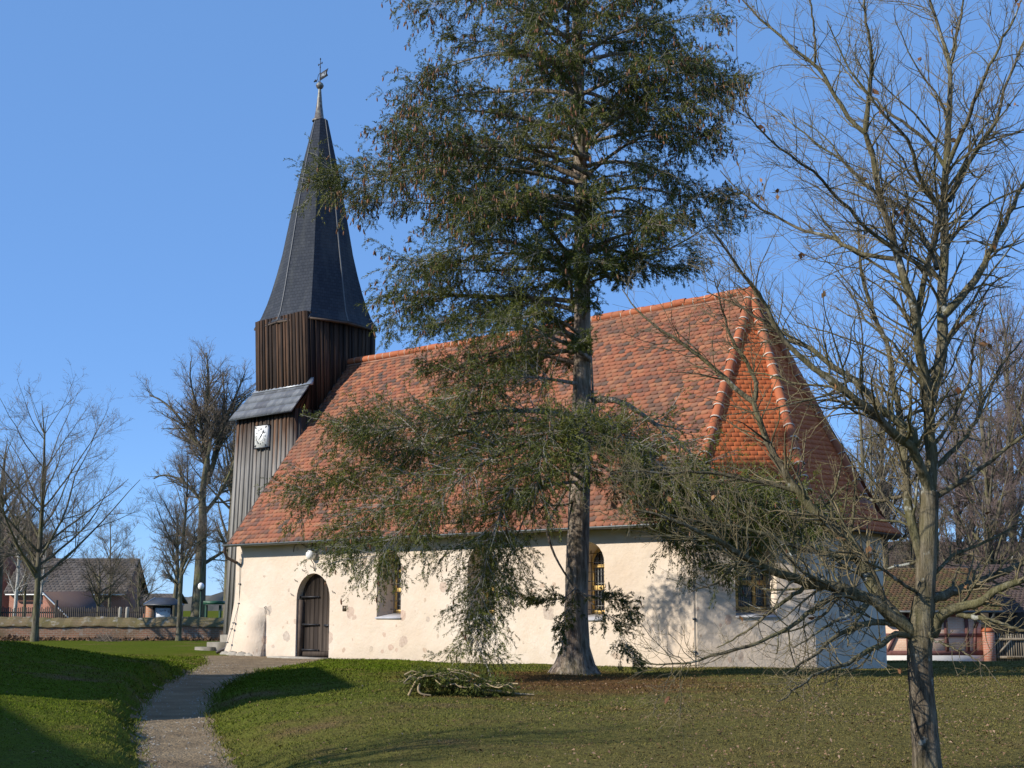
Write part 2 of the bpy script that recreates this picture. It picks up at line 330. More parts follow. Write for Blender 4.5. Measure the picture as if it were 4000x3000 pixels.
M_copper = NT('patinated_copper', .45, .5); M_copper = M_copper.col(M_copper.ramp(M_copper.noise(7, 5), [(.35, (.075, .055, .045)), (.55, (.16, .14, .12)), (.72, (.28, .33, .27))]))
# ------------------------------------------------------------------ church
church = thing('church', 'old village church with cream walls, red tiled roof and slate spired timber tower', 'church', A(6, 4.9, 0))
WALL_T = .72
def arch_loop(x0, x1, z0, zs, zt, n=12):
    """opening outline, counter clockwise, arch from springing zs to top zt"""
    c = (x0+x1)/2; h = (x1-x0)/2
    return [(x0, z0), (x1, z0)] + [(c + h*math.cos(a), zs + (zt-zs)*math.sin(a)) for a in np.linspace(0, math.pi, n+1)]
def wall_panel(b, p0, p1, z0, z1, holes, lean=0.0):
    """outer face of a wall from p0 to p1 (outside on the right hand) with holes and splayed reveals"""
    p0 = A(*p0); p1 = A(*p1); L = np.linalg.norm(p1-p0); e = (p1-p0)/L; nrm = A(e[1], -e[0])
    def W(s, z, dep): q = p0 + e*s - nrm*dep; return (q[0], q[1], z)
    nx = max(2, int(L/1.2)); outer = [(L*i/nx, z0) for i in range(nx+1)] + [(L*(nx-i)/nx, z1) for i in range(nx+1)]
    polys = [[Vector((x, z, 0)) for x, z in outer]] + [[Vector((x, z, 0)) for x, z in h['out']][::-1] for h in holes]
    flat = [v for p in polys for v in p]; tri = tessellate_polygon(polys)
    V = [W(v.x, v.y, 0) for v in flat]; T = []
    for t in tri:
        a, c, d = (A(flat[i].x, flat[i].y) for i in t)
        T.append(t if np.cross(c-a, d-a) > 0 else (t[0], t[2], t[1]))
    b.add(V, np.array(T))
    for h in holes:
        o, i = h['out'], h['in']; n = len(o)
        VV = [W(x, z, 0) for x, z in o] + [W(x, z, h['dep']) for x, z in i]
        b.add(VV, np.array([[j, (j+1) % n, n+(j+1) % n, n+j] for j in range(n)]))
    return W
def win_hole(x0, x1, z0, zs, zt, dep=.72, spl=.13, rise=.16):
    return dict(out=arch_loop(x0, x1, z0, zs, zt), **{'in': arch_loop(x0+spl, x1-spl, z0+rise, zs, zt-spl*.8)}, dep=dep, box=(x0, x1, z0, zs, zt, spl, rise))
C1 = (14.95, 0.0); C2 = (17.04, 2.09); C3 = (17.04, 5.67); C4 = (14.95, 9.77)
walls = MB()
southW = [win_hole(3.16+4, 4.24+4, 1.26, 2.72, 3.30), win_hole(7.02+4, 8.10+4, 1.26, 2.72, 3.30), win_hole(10.97+4, 12.05+4, 1.26, 2.72, 3.30)]
dh = arch_loop(-.70+4, .955+4, -.02, 1.83, 2.65, 16); southW.append(dict(out=dh, **{'in': dh}, dep=.34, box=None))
WS = wall_panel(walls, (-4, 0), C1, -1.5, 4.02, [dict(h, out=[(x, z) for x, z in h['out']]) for h in southW])
seh = win_hole(.98, 2.02, 1.36, 2.75, 3.3); WSE = wall_panel(walls, C1, C2, -1.5, 4.02, [seh])
eh = win_hole(1.22, 2.40, 1.24, 2.75, 3.3, spl=.2); WE = wall_panel(walls, C2, C3, -1.5, 4.02, [eh])
neh = win_hole(1.2, 2.3, 1.3, 2.75, 3.3); WNE = wall_panel(walls, C3, C4, -1.5, 4.02, [neh])
wall_panel(walls, C4, (-4, 9.77), -1.5, 4.02, [])
walls.add([(-3.99, 9.77, -1.5), (-3.99, 0, -1.5), (-3.99, 0, 4.0), (-3.99, 4.885, 10.3), (-3.99, 9.77, 4.0)], np.array([[0, 1, 2, 3, 4]]))
o = walls.build('nave_wall', M_plaster, church)
# leaning buttress at the south west corner (its east cheek is the dark wedge beside the door)
b = MB(); zz = A(-.6, .05, .5, 1.0, 1.45, 1.72); yy = -A(.42, .33, .22, .11, .03, -.02); xw = A(-4.40, -4.33, -4.22, -4.12, -4.05, -4.0)
zs = np.linspace(-.6, 3.7, 24); yb = np.interp(zs, [-.6, .05, .5, 1.0, 1.45, 1.9, 2.4, 3.7], [-.17, -.135, -.105, -.07, -.04, -.012, .01, .06]); xb = np.interp(zs, list(zz)+[3.7], list(xw)+[-3.985])
n = len(zs); xe = -2.28
V = [(xb[i], yb[i]-.004, zs[i]) for i in range(n)] + [(xe + .02*math.sin(i*.9), float(np.interp(zs[i], [-.6, .05, .5, 1.0, 1.45, 1.6, 3.7], [-.25, -.19, -.125, -.06, -.010, .015, .06])), zs[i]) for i in range(n)] + [(xe + .03*math.sin(i*1.3), .05, zs[i]) for i in range(n)] + [(xb[i], .9, zs[i]) for i in range(n)]
f = []
for i in range(n-1):
    f += [[i, n+i, n+i+1, i+1], [n+i, 2*n+i, 2*n+i+1, n+i+1], [3*n+i, i, i+1, 3*n+i+1]]
b.add(V, np.array(f)); b.build('buttress', M_plaster, church, smooth=False)
b = MB()
for x, y, s_ in ((-4.25, -.36, .22), (-3.8, -.40, .24), (-3.3, -.40, .22), (-2.9, -.37, .18)):   # footing boulders
    a_ = np.random.default_rng(int(abs(x)*100)); u_ = np.linspace(0, math.pi, 6); v_ = np.linspace(0, 2*math.pi, 10)[:-1]
    P = np.array([[x + s_*1.35*math.sin(p)*math.cos(q), y+.22 + s_*.7*math.sin(p)*math.sin(q), -.03 + s_*.62*math.cos(p)] for p in u_ for q in v_]) + a_.normal(0, .012, (54, 3))
    b.add(P, np.array([[i*9+j, i*9+9+j, i*9+9+(j+1) % 9, i*9+(j+1) % 9] for i in range(5) for j in range(9)]))
b.build('footing_stones', M_stone, church, smooth=True)
# windows
def window(W, h, nx=4, label=None):
    x0, x1, z0, zs, zt, spl, rise = h['box']; a, c, zb = x0+spl, x1-spl, z0+rise; dep = h['dep']-.03; zt2 = zt-spl*.8
    fr = MB()
    def bar(xa, xb, za, zb_, d0, d1, mb=fr):
        mb.hexa([W(xa, za, d1), W(xb, za, d1), W(xb, za, d0), W(xa, za, d0), W(xa, zb_, d1), W(xb, zb_, d1), W(xb, zb_, d0), W(xa, zb_, d0)])
    t = .065; m = (a+c)/2+.08
    bar(a, a+t, zb, zs, dep-.07, dep); bar(c-t, c, zb, zs, dep-.07, dep); bar(m-.04, m+.04, zb, zt2-.03, dep-.075, dep)
    lv = [zb, zb+.62, zb+1.22]
    for q, l in enumerate(lv): bar(a, c, l, l+(.12 if q == 1 else .08), dep-.085, dep+.002)
    lo = arch_loop(a, c, zb, zs, zt2)[2:]; li = [((x-m)*.84+m, zs+(z-zs)*.78) for x, z in lo]; k = len(lo)
    fr.add([W(x, z, dep-.07) for x, z in lo] + [W(x, z, dep-.07) for x, z in li], np.array([[i, i+1, k+i+1, k+i] for i in range(k-1)]))
    f = fr.build('window', M_yellow, church)
    g = MB(); ol = arch_loop(a, c, zb, zs, zt2); g.add([W(x, z, dep-.004) for x, z in ol], np.array([list(range(len(ol)))])); g.build('pane', M_glass, f)
    l = MB()
    for i in range(1, 8):
        x = a + (c-a)*i/8; l.hexa([W(x-.007, zb, dep-.01), W(x+.007, zb, dep-.01), W(x+.007, zb, dep-.03), W(x-.007, zb, dep-.03), W(x-.007, zt2-.12, dep-.01), W(x+.007, zt2-.12, dep-.01), W(x+.007, zt2-.12, dep-.03), W(x-.007, zt2-.12, dep-.03)])
    for i in range(1, 9):
        z = zb + i*.2; l.hexa([W(a, z-.007, dep-.012), W(c, z-.007, dep-.012), W(c, z-.007, dep-.034), W(a, z-.007, dep-.034), W(a, z+.007, dep-.012), W(c, z+.007, dep-.012), W(c, z+.007, dep-.034), W(a, z+.007, dep-.034)])
    l.build('leading', M_lead2, f)
    gr = MB(); dg = dep-.2; 
    for i in range(4):
        x = a + (c-a)*(i+.5)/4; gr.tubes([W(x, zb-.02, dg), W(x, zt2-.1, dg)], [.011]*2, 4)
    for i in range(7): gr.tubes([W(a-.06, zb+.1+i*.25, dg), W(c+.06, zb+.1+i*.25, dg)], [.009]*2, 4)
    gr.build('grille', M_iron, f)
    s_ = MB(); s_.hexa([W(x0-.02, z0-.025, -.05), W(x1+.02, z0-.025, -.05), W(c+.02, zb-.03, dep), W(a-.02, zb-.03, dep), W(x0-.02, z0+.012, -.05), W(x1+.02, z0+.012, -.05), W(c-.004, zb+.012, dep), W(a+.004, zb+.012, dep)])
    s_.build('sill', M_sill, f)
for h in southW[:3]: window(WS, h)
window(WSE, seh); window(WE, eh); window(WNE, neh)
# door
dm = MB(); x0, x1 = -.70+4, .955+4
px = list(np.linspace(x0-.01, x1+.01, 9))
rng = np.random.default_rng(4)
def archz(x): c = (x0+x1)/2; h = (x1-x0)/2; return 1.83 + .82*math.sqrt(max(0, 1-((x-c)/h)**2))
for i in range(8):
    a, c = px[i]+.006, px[i+1]-.006; za, zc = archz(max(x0, a))+.02, archz(min(x1, c))+.02; mz = archz((a+c)/2)+.02; d = .22 + rng.uniform(0, .014)
    q = [(a, 0.01), (c, 0.01), (c, zc), ((a+c)/2, mz), (a, za)]
    dm.add([WS(x, z, d) for x, z in q] + [WS(x, z, .31) for x, z in q], [np.array([[0, 1, 2, 3, 4]]), np.array([[j, (j+1) % 5+0, 5+(j+1) % 5, 5+j] for j in range(5)])], rng.random())
door = dm.build('door', M_door, church)
for z in (.22, 1.02, 1.90):
    hm = MB()
    hm.hexa([WS(x0-.10, z-.035, .215), WS(x0+.92, z-.02, .215), WS(x0+.92, z-.02, .18), WS(x0-.10, z-.035, .12), WS(x0-.10, z+.035, .215), WS(x0+.92, z+.02, .215), WS(x0+.92, z+.02, .18), WS(x0-.10, z+.035, .12)])
    for i in range(9): hm.box(-.014, .014, -.012, .012, -.03, .03, o=WS(x0+.1+i*.1, z, .19))
    hm.build('hinge_strap', M_iron, door)
lk = MB(); lk.box(-.16, .12, -.02, .02, -.035, .035, o=WS(x1-.32, 1.0, .2)); lk.box(-.09, .09, -.02, .02, -.10, .10, o=WS(x1-.16, .86, .2)); lk.tubes([WS(x1-.2, .72, .19), WS(x1-.14, .66, .17), WS(x1-.08, .72, .19)], [.014]*3, 5)
lk.build('lock', M_iron, door)
kb = MB(); kb.hexa([WS(x0+.12, .03, .215), WS(x1-.03, .03, .215), WS(x1-.03, .03, .17), WS(x0+.12, .03, .17), WS(x0+.12, .19, .215), WS(x1-.03, .19, .215), WS(x1-.03, .17, .18), WS(x0+.12, .17, .18)]); kb.build('kick_board', M_door, door)
jb = MB(); jb.hexa([WS(x0, 0, .30), WS(x0+.12, 0, .30), WS(x0+.12, 0, .10), WS(x0, 0, .06), WS(x0, 1.83, .30), WS(x0+.12, 1.8, .30), WS(x0+.12, 1.8, .10), WS(x0, 1.83, .06)]); jb.build('door_jamb', M_soffit, church)
st = MB(); st.box(-1.35, 1.05, -.62, .28, -.2, .012, o=(0, 0, 0)); st.build('doorstep', M_stone, church)
# iron hooks round the arch, plaque, wall lamp, cable
cx, h = (x0+x1)/2, (x1-x0)/2
for a in (172, 145, 118, 95, 72, 45, 12):
    px_, pz = cx + (h+.22)*math.cos(RAD(a)), 1.83 + (.82+.22)*math.sin(RAD(a))
    hk = MB(); hk.tubes([WS(px_-.08, pz+.05, -.015), WS(px_-.02, pz-.02, -.03), WS(px_+.03, pz+.01, -.03), WS(px_+.08, pz-.05, -.015)], [.008]*4, 4); hk.build('iron_hook', M_iron, church)
hk = MB(); hk.tubes([WS(1.72, 1.6, 0.0), WS(1.74, 1.56, -.09), WS(1.86, 1.52, -.12), WS(1.88, 1.36, -.10)], [.012]*4, 4)
hk.build('iron_hook', M_iron, church)
pq = MB(); pq.box(-.085, .085, -.018, .01, -.085, .085, o=WS(5.68, 1.54, 0)); pq.build('plaque', plain('bronze_plaque', (.10, .075, .045), .45, .5, .5), church)
lm = MB(); lc = A(*WS(4.16, 3.24, -.15)); u_ = np.linspace(0, math.pi, 9); v_ = np.linspace(0, 2*math.pi, 17)[:-1]
lm.add([lc + A(.165*math.sin(p)*math.cos(q), .165*math.sin(p)*math.sin(q), .17*math.cos(p)) for p in u_ for q in v_], np.array([[i*16+j, i*16+16+j, i*16+16+(j+1) % 16, i*16+(j+1) % 16] for i in range(8) for j in range(16)]))
lamp = lm.build('wall_lamp', M_white, church, smooth=True)
lb = MB(); lb.tubes([lc+A(0, .02, .12), lc+A(0, .05, .34), lc+A(-.01, .12, .62)], [.013]*3, 5); lb.tubes([lc+A(.0, .0, -.16), lc+A(.04, .09, -.30), lc+A(.05, .12, -.52)], [.013, .013, .02], 5)
lb.tubes([lc+A(-.05, .14, .3), lc+A(-.35, .13, .24), lc+A(-.8, .13, .42), lc+A(-1.02, .13, .3), lc+A(-1.06, .13, .12)], [.010]*5, 4); lb.build('lamp_bracket', M_iron, lamp)
cbm = MB(); cz = np.linspace(3.2, .1, 14); cbm.tubes([(np.interp(z, list(zz)+[3.7], list(xw)+[-3.985])+.26, np.interp(z, list(zz)+[3.7], list(yy)+[-.02])-.03, z) for z in cz], [.012]*14, 4)
for z in (3.0, 2.35, 1.7, 1.05, .85, .4): cbm.box(-.04, .05, -.03, .02, -.02, .02, o=(np.interp(z, list(zz)+[3.7], list(xw)+[-3.985])+.26, np.interp(z, list(zz)+[3.7], list(yy)+[-.02])-.03, z))
cbm.build('lightning_cable', M_zinc, church)
cbm = MB(); cbm.tubes([(14.9, -.03, z) for z in np.linspace(3.6, 0, 6)], [.012]*6, 4)
for z in (.5, 1.3, 2.1, 2.9): cbm.box(-.03, .03, -.04, .02, -.03, .03, o=(14.9, -.03, z))
cbm.build('lightning_cable', M_zinc, church)
# ---- roof
def tiles(mb, bl, br, tr, tl, e, wd, th=.024, rnd=.035, seed=0, jit=.006, vs=None, lip=.03, gap=.02):
    rng = np.random.default_rng(seed); bl, br, tr, tl = (A(*q) for q in (bl, br, tr, tl))
    u = (br-bl)/np.linalg.norm(br-bl); n = np.cross(u, (tl+tr)/2-(bl+br)/2); n /= np.linalg.norm(n); s = np.cross(n, u)
    H = min((tl-bl)@s, (tr-br)@s) if True else 0; rows = max(1, int(round(H/e))); e = H/rows
    X0 = []; X1 = []; SS = []
    for k in range(rows):
        f = (k+.5)/rows; xl = (tl-bl)@u*f; xr = (br-bl)@u*(1-f) + (tr-bl)@u*f
        if xr-xl < .03: continue
        off = -(k % 2)*wd/2 + rng.normal(0, wd*.04); q = np.arange(xl+off-wd*2, xr+wd, wd) if False else np.arange(math.floor((xl-off)/wd)*wd+off, xr, wd)
        a = np.maximum(q, xl); c = np.minimum(q+wd, xr); ok = c-a > .25*wd
        X0.append(a[ok]); X1.append(c[ok]); SS.append(np.full(ok.sum(), k*e))
    x0 = np.concatenate(X0); x1 = np.concatenate(X1); ss = np.concatenate(SS); m = len(x0)
    if m == 0: return
    t = A(gap, .2, .5, .8, 1-gap); dr = A(1, .22, 0, .22, 1)*rnd
    js = rng.normal(0, jit, m); jh = np.abs(rng.normal(0, jit*.8, m)); wv = min(.012, th*.5)*np.sin(x0*.9+ss*.5)
    bx = x0[:, None] + (x1-x0)[:, None]*t; bs = (ss+js)[:, None] + dr[None] - lip; bh = (th+jh+wv*.6)[:, None]*np.ones(5)
    tx = np.stack([x1-.002, x0+.002], 1); ts = (ss+e*1.06)[:, None]*np.ones(2) - lip*.3; thh = (min(.004, th-.012)+wv*.6)[:, None]*np.ones(2)
    def P(x, y, h): return bl + x[..., None]*u + y[..., None]*s + h[..., None]*n
    V = np.concatenate([P(bx, bs, bh), P(tx, ts, thh), P(bx, bs+.006, bh*0-.01)], 1).reshape(-1, 3)
    i = (np.arange(m)*12)[:, None]
    top = i + np.array([[0, 1, 2, 3, 4, 5, 6]])
    lipf = (i[:, :, None] + np.array([[[7+j, 8+j, j+1, j] for j in range(4)]])).reshape(-1, 4)
    side = (i[:, :, None] + np.array([[[6, 7, 0, 0], [4, 11, 5, 5]]])).reshape(-1, 4)[:, :3]
    v = rng.random(m) if vs is None else np.clip(rng.normal(vs[0], vs[1], m), 0, 1)
    mb.add(V, [top, lipf, side], [v, np.repeat(v, 4), np.repeat(v, 2)])
RW, RE = A(-3.97, 4.885, 10.62), A(13.70, 4.885, 10.60)
E0, E1, E2, E3, E4 = A(-3.80, -.50, 3.68), A(15.2, -.5, 3.66), A(17.6, 1.43, 3.61), A(17.6, 5.78, 3.53), A(15.2, 10.27, 3.66)
K1, K2, K3, K4 = A(14.92, .07, 4.41), A(16.95, 2.04, 4.43), A(16.95, 4.92, 4.50), A(14.92, 9.7, 4.41)
E5, N0 = A(-3.80, 10.27, 3.68), None
under = MB()
def quad(a, b_, c, d=None):
    q = [a, b_, c] + ([d] if d is not None else []); q = np.array(q); nn = np.cross(q[1]-q[0], q[2]-q[0]); nn /= np.linalg.norm(nn); under.add(q-nn*.015, np.array([list(range(len(q)))]))
sagx = np.linspace(0, 1, 15)
quad(E0, E1, K1, RW*.5+E0*.5); quad(K1, RE, RW, RW*.5+E0*.5); quad(K1, K2, RE); quad(E1, E2, K2, K1); quad(K2, K3, RE); quad(E2, E3, K3, K2); quad(K3, K4, RE); quad(E3, E4, K4, K3); quad(E4, E5, RW, RE)
roof = under.build('roof', M_tile, church)
rt = MB()
g = (K1[2]-E1[2])/(RE[2]-E1[2]); Lk = E0*(1-g)+RW*g
tiles(rt, E0, E1, K1, Lk, .172, .235, .026, .045, seed=1, jit=.008); tiles(rt, Lk, K1, RE, RW, .172, .235, .026, .045, seed=2, jit=.008)
rt.build('old_tiles', M_tile, roof)
rt = MB()
tiles(rt, K1, K2, RE, RE, .16, .20, .028, .010, 3, .002, gap=.001); tiles(rt, E1, E2, K2, K1, .165, .19, .026, .022, 4, .003)
tiles(rt, K2, K3, RE, RE, .16, .20, .028, .010, 5, .002, gap=.001); tiles(rt, E2, E3, K3, K2, .165, .19, .026, .022, 6, .003)
rt.build('new_tiles', M_tilen, roof)
rr = MB(); mo = MB()
def ridge(a, c, seg, r0, r1, seed, mortar=True, lift=.05):
    L = np.linalg.norm(c-a); n = int(L/seg); rng = np.random.default_rng(seed); d = (c-a)/L
    for i in range(n):
        p = a + d*(i*L/n); q = a + d*((i+1)*L/n+.05); j = rng.normal(0, .008, 3)
        rr.tubes([p+j+A(0, 0, lift), q+j+A(0, 0, lift+.012)], [r0, r1], 10, rng.random()*.75)
        if mortar: rr.tubes([p+j+A(0, 0, lift)-d*.02, p+j+A(0, 0, lift)+d*(.022 if mortar == 1 else .004)], [r0+.006]*2, 10, 1.0)
sag = [RW + (RE-RW)*t - A(0, 0, .05*math.sin(t*math.pi)) for t in np.linspace(0, 1, 6)]
for i in range(5): ridge(sag[i], sag[i+1], .36, .125, .115, 10+i, 2)
ridge(K1, RE, .42, .15, .125, 20, 1, .03); ridge(K2, RE, .42, .15, .125, 21, 1, .03); ridge(K3, RE, .42, .15, .125, 22, 2, .03)
rr.build('ridge_tiles', M_ridge, roof, smooth=True); mo = MB(); kq = np.linspace(0, 1, 31); mo.tubes(RW+(RE-RW)*kq[:, None]+np.stack([0*kq, 0*kq-.12, -.115-.05*np.sin(kq*math.pi)], 1), [.028]*31, 5)
mo.build('ridge_mortar', plain('ridge_mortar_mat', (.30, .17, .12), .95, .1, 0, .5, 2.5), roof)
ve = MB(); ve.tubes([E0+A(-.03, 0, -.03), RW+A(-.03, 0, -.03)], [.05, .05], 4); ve.build('verge_board', M_soffit, roof)
so = MB()
for a, c, p, q in ((E0, E1, A(-3.8, .02, 3.62), A(14.95, .02, 3.6)), (E1, E2, A(14.95, .02, 3.6), A(17.02, 2.09, 3.58)), (E2, E3, A(17.02, 2.09, 3.58), A(17.02, 5.66, 3.52)), (E3, E4, A(17.02, 5.66, 3.52), A(14.95, 9.75, 3.6))):
    so.add([a-A(0, 0, .07), c-A(0, 0, .07), q, p, a-A(0, 0, .02), c-A(0, 0, .02)], np.array([[3, 2, 1, 0], [0, 1, 5, 4]]))
so.build('soffit', M_soffit, roof)
gt = MB(); gx = np.linspace(E0[0]-.15, E1[0]+.05, 40); a = np.linspace(math.pi, 2*math.pi, 8)
gl = [[(x, -.57 + .075*math.cos(t), 3.655 + .02*math.sin(x*.7)*.3 + .075*math.sin(t)) for t in a] + [(x, -.57 + .068*math.cos(t), 3.657 + .068*math.sin(t)) for t in a[::-1]] for x in gx]
V = np.array(gl).reshape(-1, 3); m = 16
gt.add(V, np.array([[i*m+j, i*m+(j+1) % m, (i+1)*m+(j+1) % m, (i+1)*m+j] for i in range(39) for j in range(m)]))
for x in gx[::2]: gt.tubes([(x, -.56, 3.66), (x+.02, -.56, 3.66)], [.083]*2, 10)
gut = gt.build('gutter', M_zinc, church, smooth=False)
dp = MB(); dp.tubes([(E0[0]-.08, -.57, 3.6), (E0[0]-.08, -.57, 3.40), (E0[0]-.10, -.45, 3.22), (-3.98, .08, 3.05), (-4.06, .16, 2.9), (-4.1, .16, 1.6), (-4.3, .1, .6), (-4.35, -.05, .2), (-4.6, -.25, .05)], [.055]*9, 8)
dp.build('downpipe', M_pipe, church, smooth=True)
# ---- tower
tower_c = A(-5.53, 4.53)
def boards(mb, bl, br, tl, tr, nb, seed, out):
    rng = np.random.default_rng(seed); bl, br, tl, tr, out = (A(*q) for q in (bl, br, tl, tr, out))
    def pt(f, g, h): return (bl*(1-f)+br*f)*(1-g) + (tl*(1-f)+tr*f)*g + out*h
    mb.add([pt(0, 0, -.01), pt(1, 0, -.01), pt(1, 1, -.01), pt(0, 1, -.01)], np.array([[0, 1, 2, 3]]), .1)
    e = np.linspace(0, 1, nb+1) + np.concatenate([[0], rng.normal(0, .15/nb, nb-1), [0]])
    for i in range(nb):
        v = rng.random(); h = .018 + rng.uniform(0, .012); g0 = rng.uniform(-.004, .004); w2 = .006
        a, c = e[i]+.008/nb*6, e[i+1]-.008/nb*6
        mb.hexa([pt(a, g0, 0), pt(c, g0, 0), pt(c, g0, h), pt(a, g0, h), pt(a, 1, 0), pt(c, 1, 0), pt(c, 1, h), pt(a, 1, h)], v)
        if i < nb-1:
            m = e[i+1]; hw = .20/nb; v = rng.random(); h2 = h+.040
            mb.hexa([pt(m-hw, g0, 0), pt(m+hw, g0, 0), pt(m+hw, g0, h2), pt(m-hw, g0, h2), pt(m-hw, 1, 0), pt(m+hw, 1, 0), pt(m+hw, 1, h2), pt(m-hw, 1, h2)], v)
tb = MB()
T0 = dict(sw=A(-7.0, 2.95, 8.3), se=A(-4.0, 2.98, 8.3), ne=A(-4.0, 6.15, 8.3), nw=A(-7.0, 6.15, 8.3))
T1 = dict(sw=A(-7.06, 2.80, 12.3), se=A(-4.0, 2.72, 12.3), ne=A(-4.0, 6.17, 12.3), nw=A(-7.06, 6.2, 12.3))
for i, (a, c, o_) in enumerate((('sw', 'se', (0, -1, 0)), ('se', 'ne', (1, 0, 0)), ('ne', 'nw', (0, 1, 0)), ('nw', 'sw', (-1, 0, 0)))): boards(tb, T0[a], T0[c], T1[a], T1[c], 15, 30+i, o_)
up = tb.build('belfry', M_woodU, church)
tb = MB()
B0 = dict(sw=A(-7.82, 2.33, .58), se=A(-4.0, 2.33, .58), ne=A(-4.0, 6.8, .58), nw=A(-7.82, 6.8, .58))
B1 = dict(sw=A(-7.40, 2.33, 8.66), se=A(-4.0, 2.33, 8.66), ne=A(-4.0, 6.8, 8.66), nw=A(-7.4, 6.8, 8.66))
for i, (a, c, o_) in enumerate((('sw', 'se', (0, -1, 0)), ('se', 'ne', (1, 0, 0)), ('ne', 'nw', (0, 1, 0)), ('nw', 'sw', (-1, 0, 0)))): boards(tb, B0[a], B0[c], B1[a], B1[c], 15, 40+i, o_)
boards(tb, (-4, 2.34, 8.66), (-4, 2.96, 8.66), (-4, 2.94, 9.35), (-4, 2.96, 9.45), 3, 50, (1, 0, 0))
lowt = tb.build('tower_base', M_woodL, church)
fb = MB(); fb.box(-7.9, -4.05, 2.25, 6.9, -1.2, .56); fb.box(-8.15, -7.4, 1.85, 2.6, -.6, .30); fb.box(-8.4, -7.6, 1.5, 1.845, -.6, .13); fb.build('stone_plinth', plain('plinth_stone', (.24, .215, .175), .95, .1, 0, .35, 3), church)
tl_ = MB(); la, lb_, lc_, ld_ = A(-7.52, 2.05, 8.52), A(-3.80, 2.05, 8.52), A(-3.82, 2.98, 9.72), A(-7.12, 2.98, 9.72)
tl_.add([la-A(0, 0, .06), lb_-A(0, 0, .06), lc_-A(0, 0, .06), ld_-A(0, 0, .06), la, lb_, lc_, ld_], np.array([[0, 3, 2, 1], [4, 5, 6, 7], [0, 1, 5, 4], [1, 2, 6, 5], [2, 3, 7, 6], [3, 0, 4, 7]]), .3)
tiles(tl_, la+A(0, 0, .005), lb_+A(0, 0, .005), lc_+A(0, 0, .005), ld_+A(0, 0, .005), .40, .26, .016, .004, 8, .002, lip=.02)
M_slate2 = m_tile('sky_sheen_slate', [(.085, .09, .105), (.12, .13, .145), (.16, .17, .185)], .4, .15); ltr = tl_.build('lean_to_roof', M_slate2, church)  # paler slate: the sky's sheen on this slope is put into the colour
fl = MB(); fl.hexa([(-7.17, 2.78, 9.55), (-3.76, 2.78, 9.55), (-3.76, 2.98, 9.55), (-7.17, 2.98, 9.55), (-7.14, 2.86, 9.62), (-3.78, 2.86, 9.62), (-3.78, 3.02, 9.84), (-7.12, 3.02, 9.84)]); fl.build('lead_flashing', M_lead, ltr)
# spire
sp = MB(); seam = MB(); ctr = A(-5.55, 4.52)
prof = [(12.08, 2.36, 1.86), (12.5, 2.10, 1.72), (13.0, 1.90, 1.62), (13.5, 1.74, 1.53), (14.2, 1.55, 1.42), (15.0, 1.36, 1.28), (17.0, 1.00, .97), (18.6, .68, .67), (20.45, .27, .27)]
def ring(z, rc, rm): return [A(ctr[0] + (rc if i % 2 else rm)*math.cos(RAD(i*45)), ctr[1] + (rc if i % 2 else rm)*math.sin(RAD(i*45)), z) for i in range(8)]
rg = [ring(*p) for p in prof]
for i in range(8): rg[0][i][2] += .05 if i % 2 == 0 else 0
for k in range(len(rg)-1):
    for i in range(8):
        j = (i+1) % 8; sp.add([(q_-A(*ctr, 0))*A(1, 1, 1)+A(*ctr, 0) for q_ in (rg[k][i], rg[k][j], rg[k+1][j], rg[k+1][i])], np.array([[0, 1, 2, 3]]), .2)
sp.add([p for p in rg[0]], np.array([[7, 6, 5, 4, 3, 2, 1, 0]]), .1)
spire = sp.build('spire', M_spire, church)
for i in (6, 0): seam.tubes([rg[k][i]*1.0 for k in range(len(rg))], [.03]*6 + [.025, .022, .018], 6)
seam.build('hip_seam', M_seam, spire)
eb = MB()
for i in range(8): eb.hexa([*(p for p in (rg[0][i]*1-A(0, 0, .07), rg[0][(i+1) % 8]-A(0, 0, .07), (rg[0][(i+1) % 8]-A(*ctr, 0))*A(.8, .8, 1)+A(*ctr, 0)-A(0, 0, .07), (rg[0][i]-A(*ctr, 0))*A(.8, .8, 1)+A(*ctr, 0)-A(0, 0, .07))), rg[0][i]-A(0, 0, .01), rg[0][(i+1) % 8]-A(0, 0, .01), (rg[0][(i+1) % 8]-A(*ctr, 0))*A(.8, .8, 1)+A(*ctr, 0), (rg[0][i]-A(*ctr, 0))*A(.8, .8, 1)+A(*ctr, 0)])
eb.build('eaves_board', M_soffit, spire)
tp = A(ctr[0]-.05, ctr[1]-.05, 0)
cp = MB(); cp.tubes([tp+A(0, 0, 20.40), tp+A(0, 0, 20.46), tp+A(0, 0, 20.47), tp+A(0, 0, 21.0), tp+A(0, 0, 21.75)], [.275, .275, .20, .125, .055], 12); cp.build('spire_cap', M_copper, spire, smooth=False)
vane = MB(); vane.tubes([tp+A(0, 0, 21.9), tp+A(0, 0, 22.5), tp+A(0, 0, 23.0)], [.022, .018, .012], 6); VD = A(.985, -.17, 0)
for zc, l, r in ((22.78, .13, .028), (22.98, .0, .03)):
    vane.tubes([tp+A(0, 0, zc)-VD*l, tp+A(0, 0, zc)+VD*l], [.012, .012], 5)
    for sgn in (-1, 1): q = tp+A(0, 0, zc)+VD*l*sgn; vane.tubes([q-A(0, 0, .05), q, q+A(0, 0, .05)], [.008, .03, .008], 6)
vane.tubes([tp+A(0, 0, 22.6), tp+A(0, 0, 22.64), tp+A(0, 0, 22.68)], [.01, .03, .01], 6)
vane.tubes([tp+A(0, 0, 22.40)-VD*.02, tp+A(0, 0, 22.36)-VD*.14, tp+A(0, 0, 22.22)-VD*.19, tp+A(0, 0, 22.09)-VD*.14, tp+A(0, 0, 22.04)-VD*.02], [.012]*5, 5)
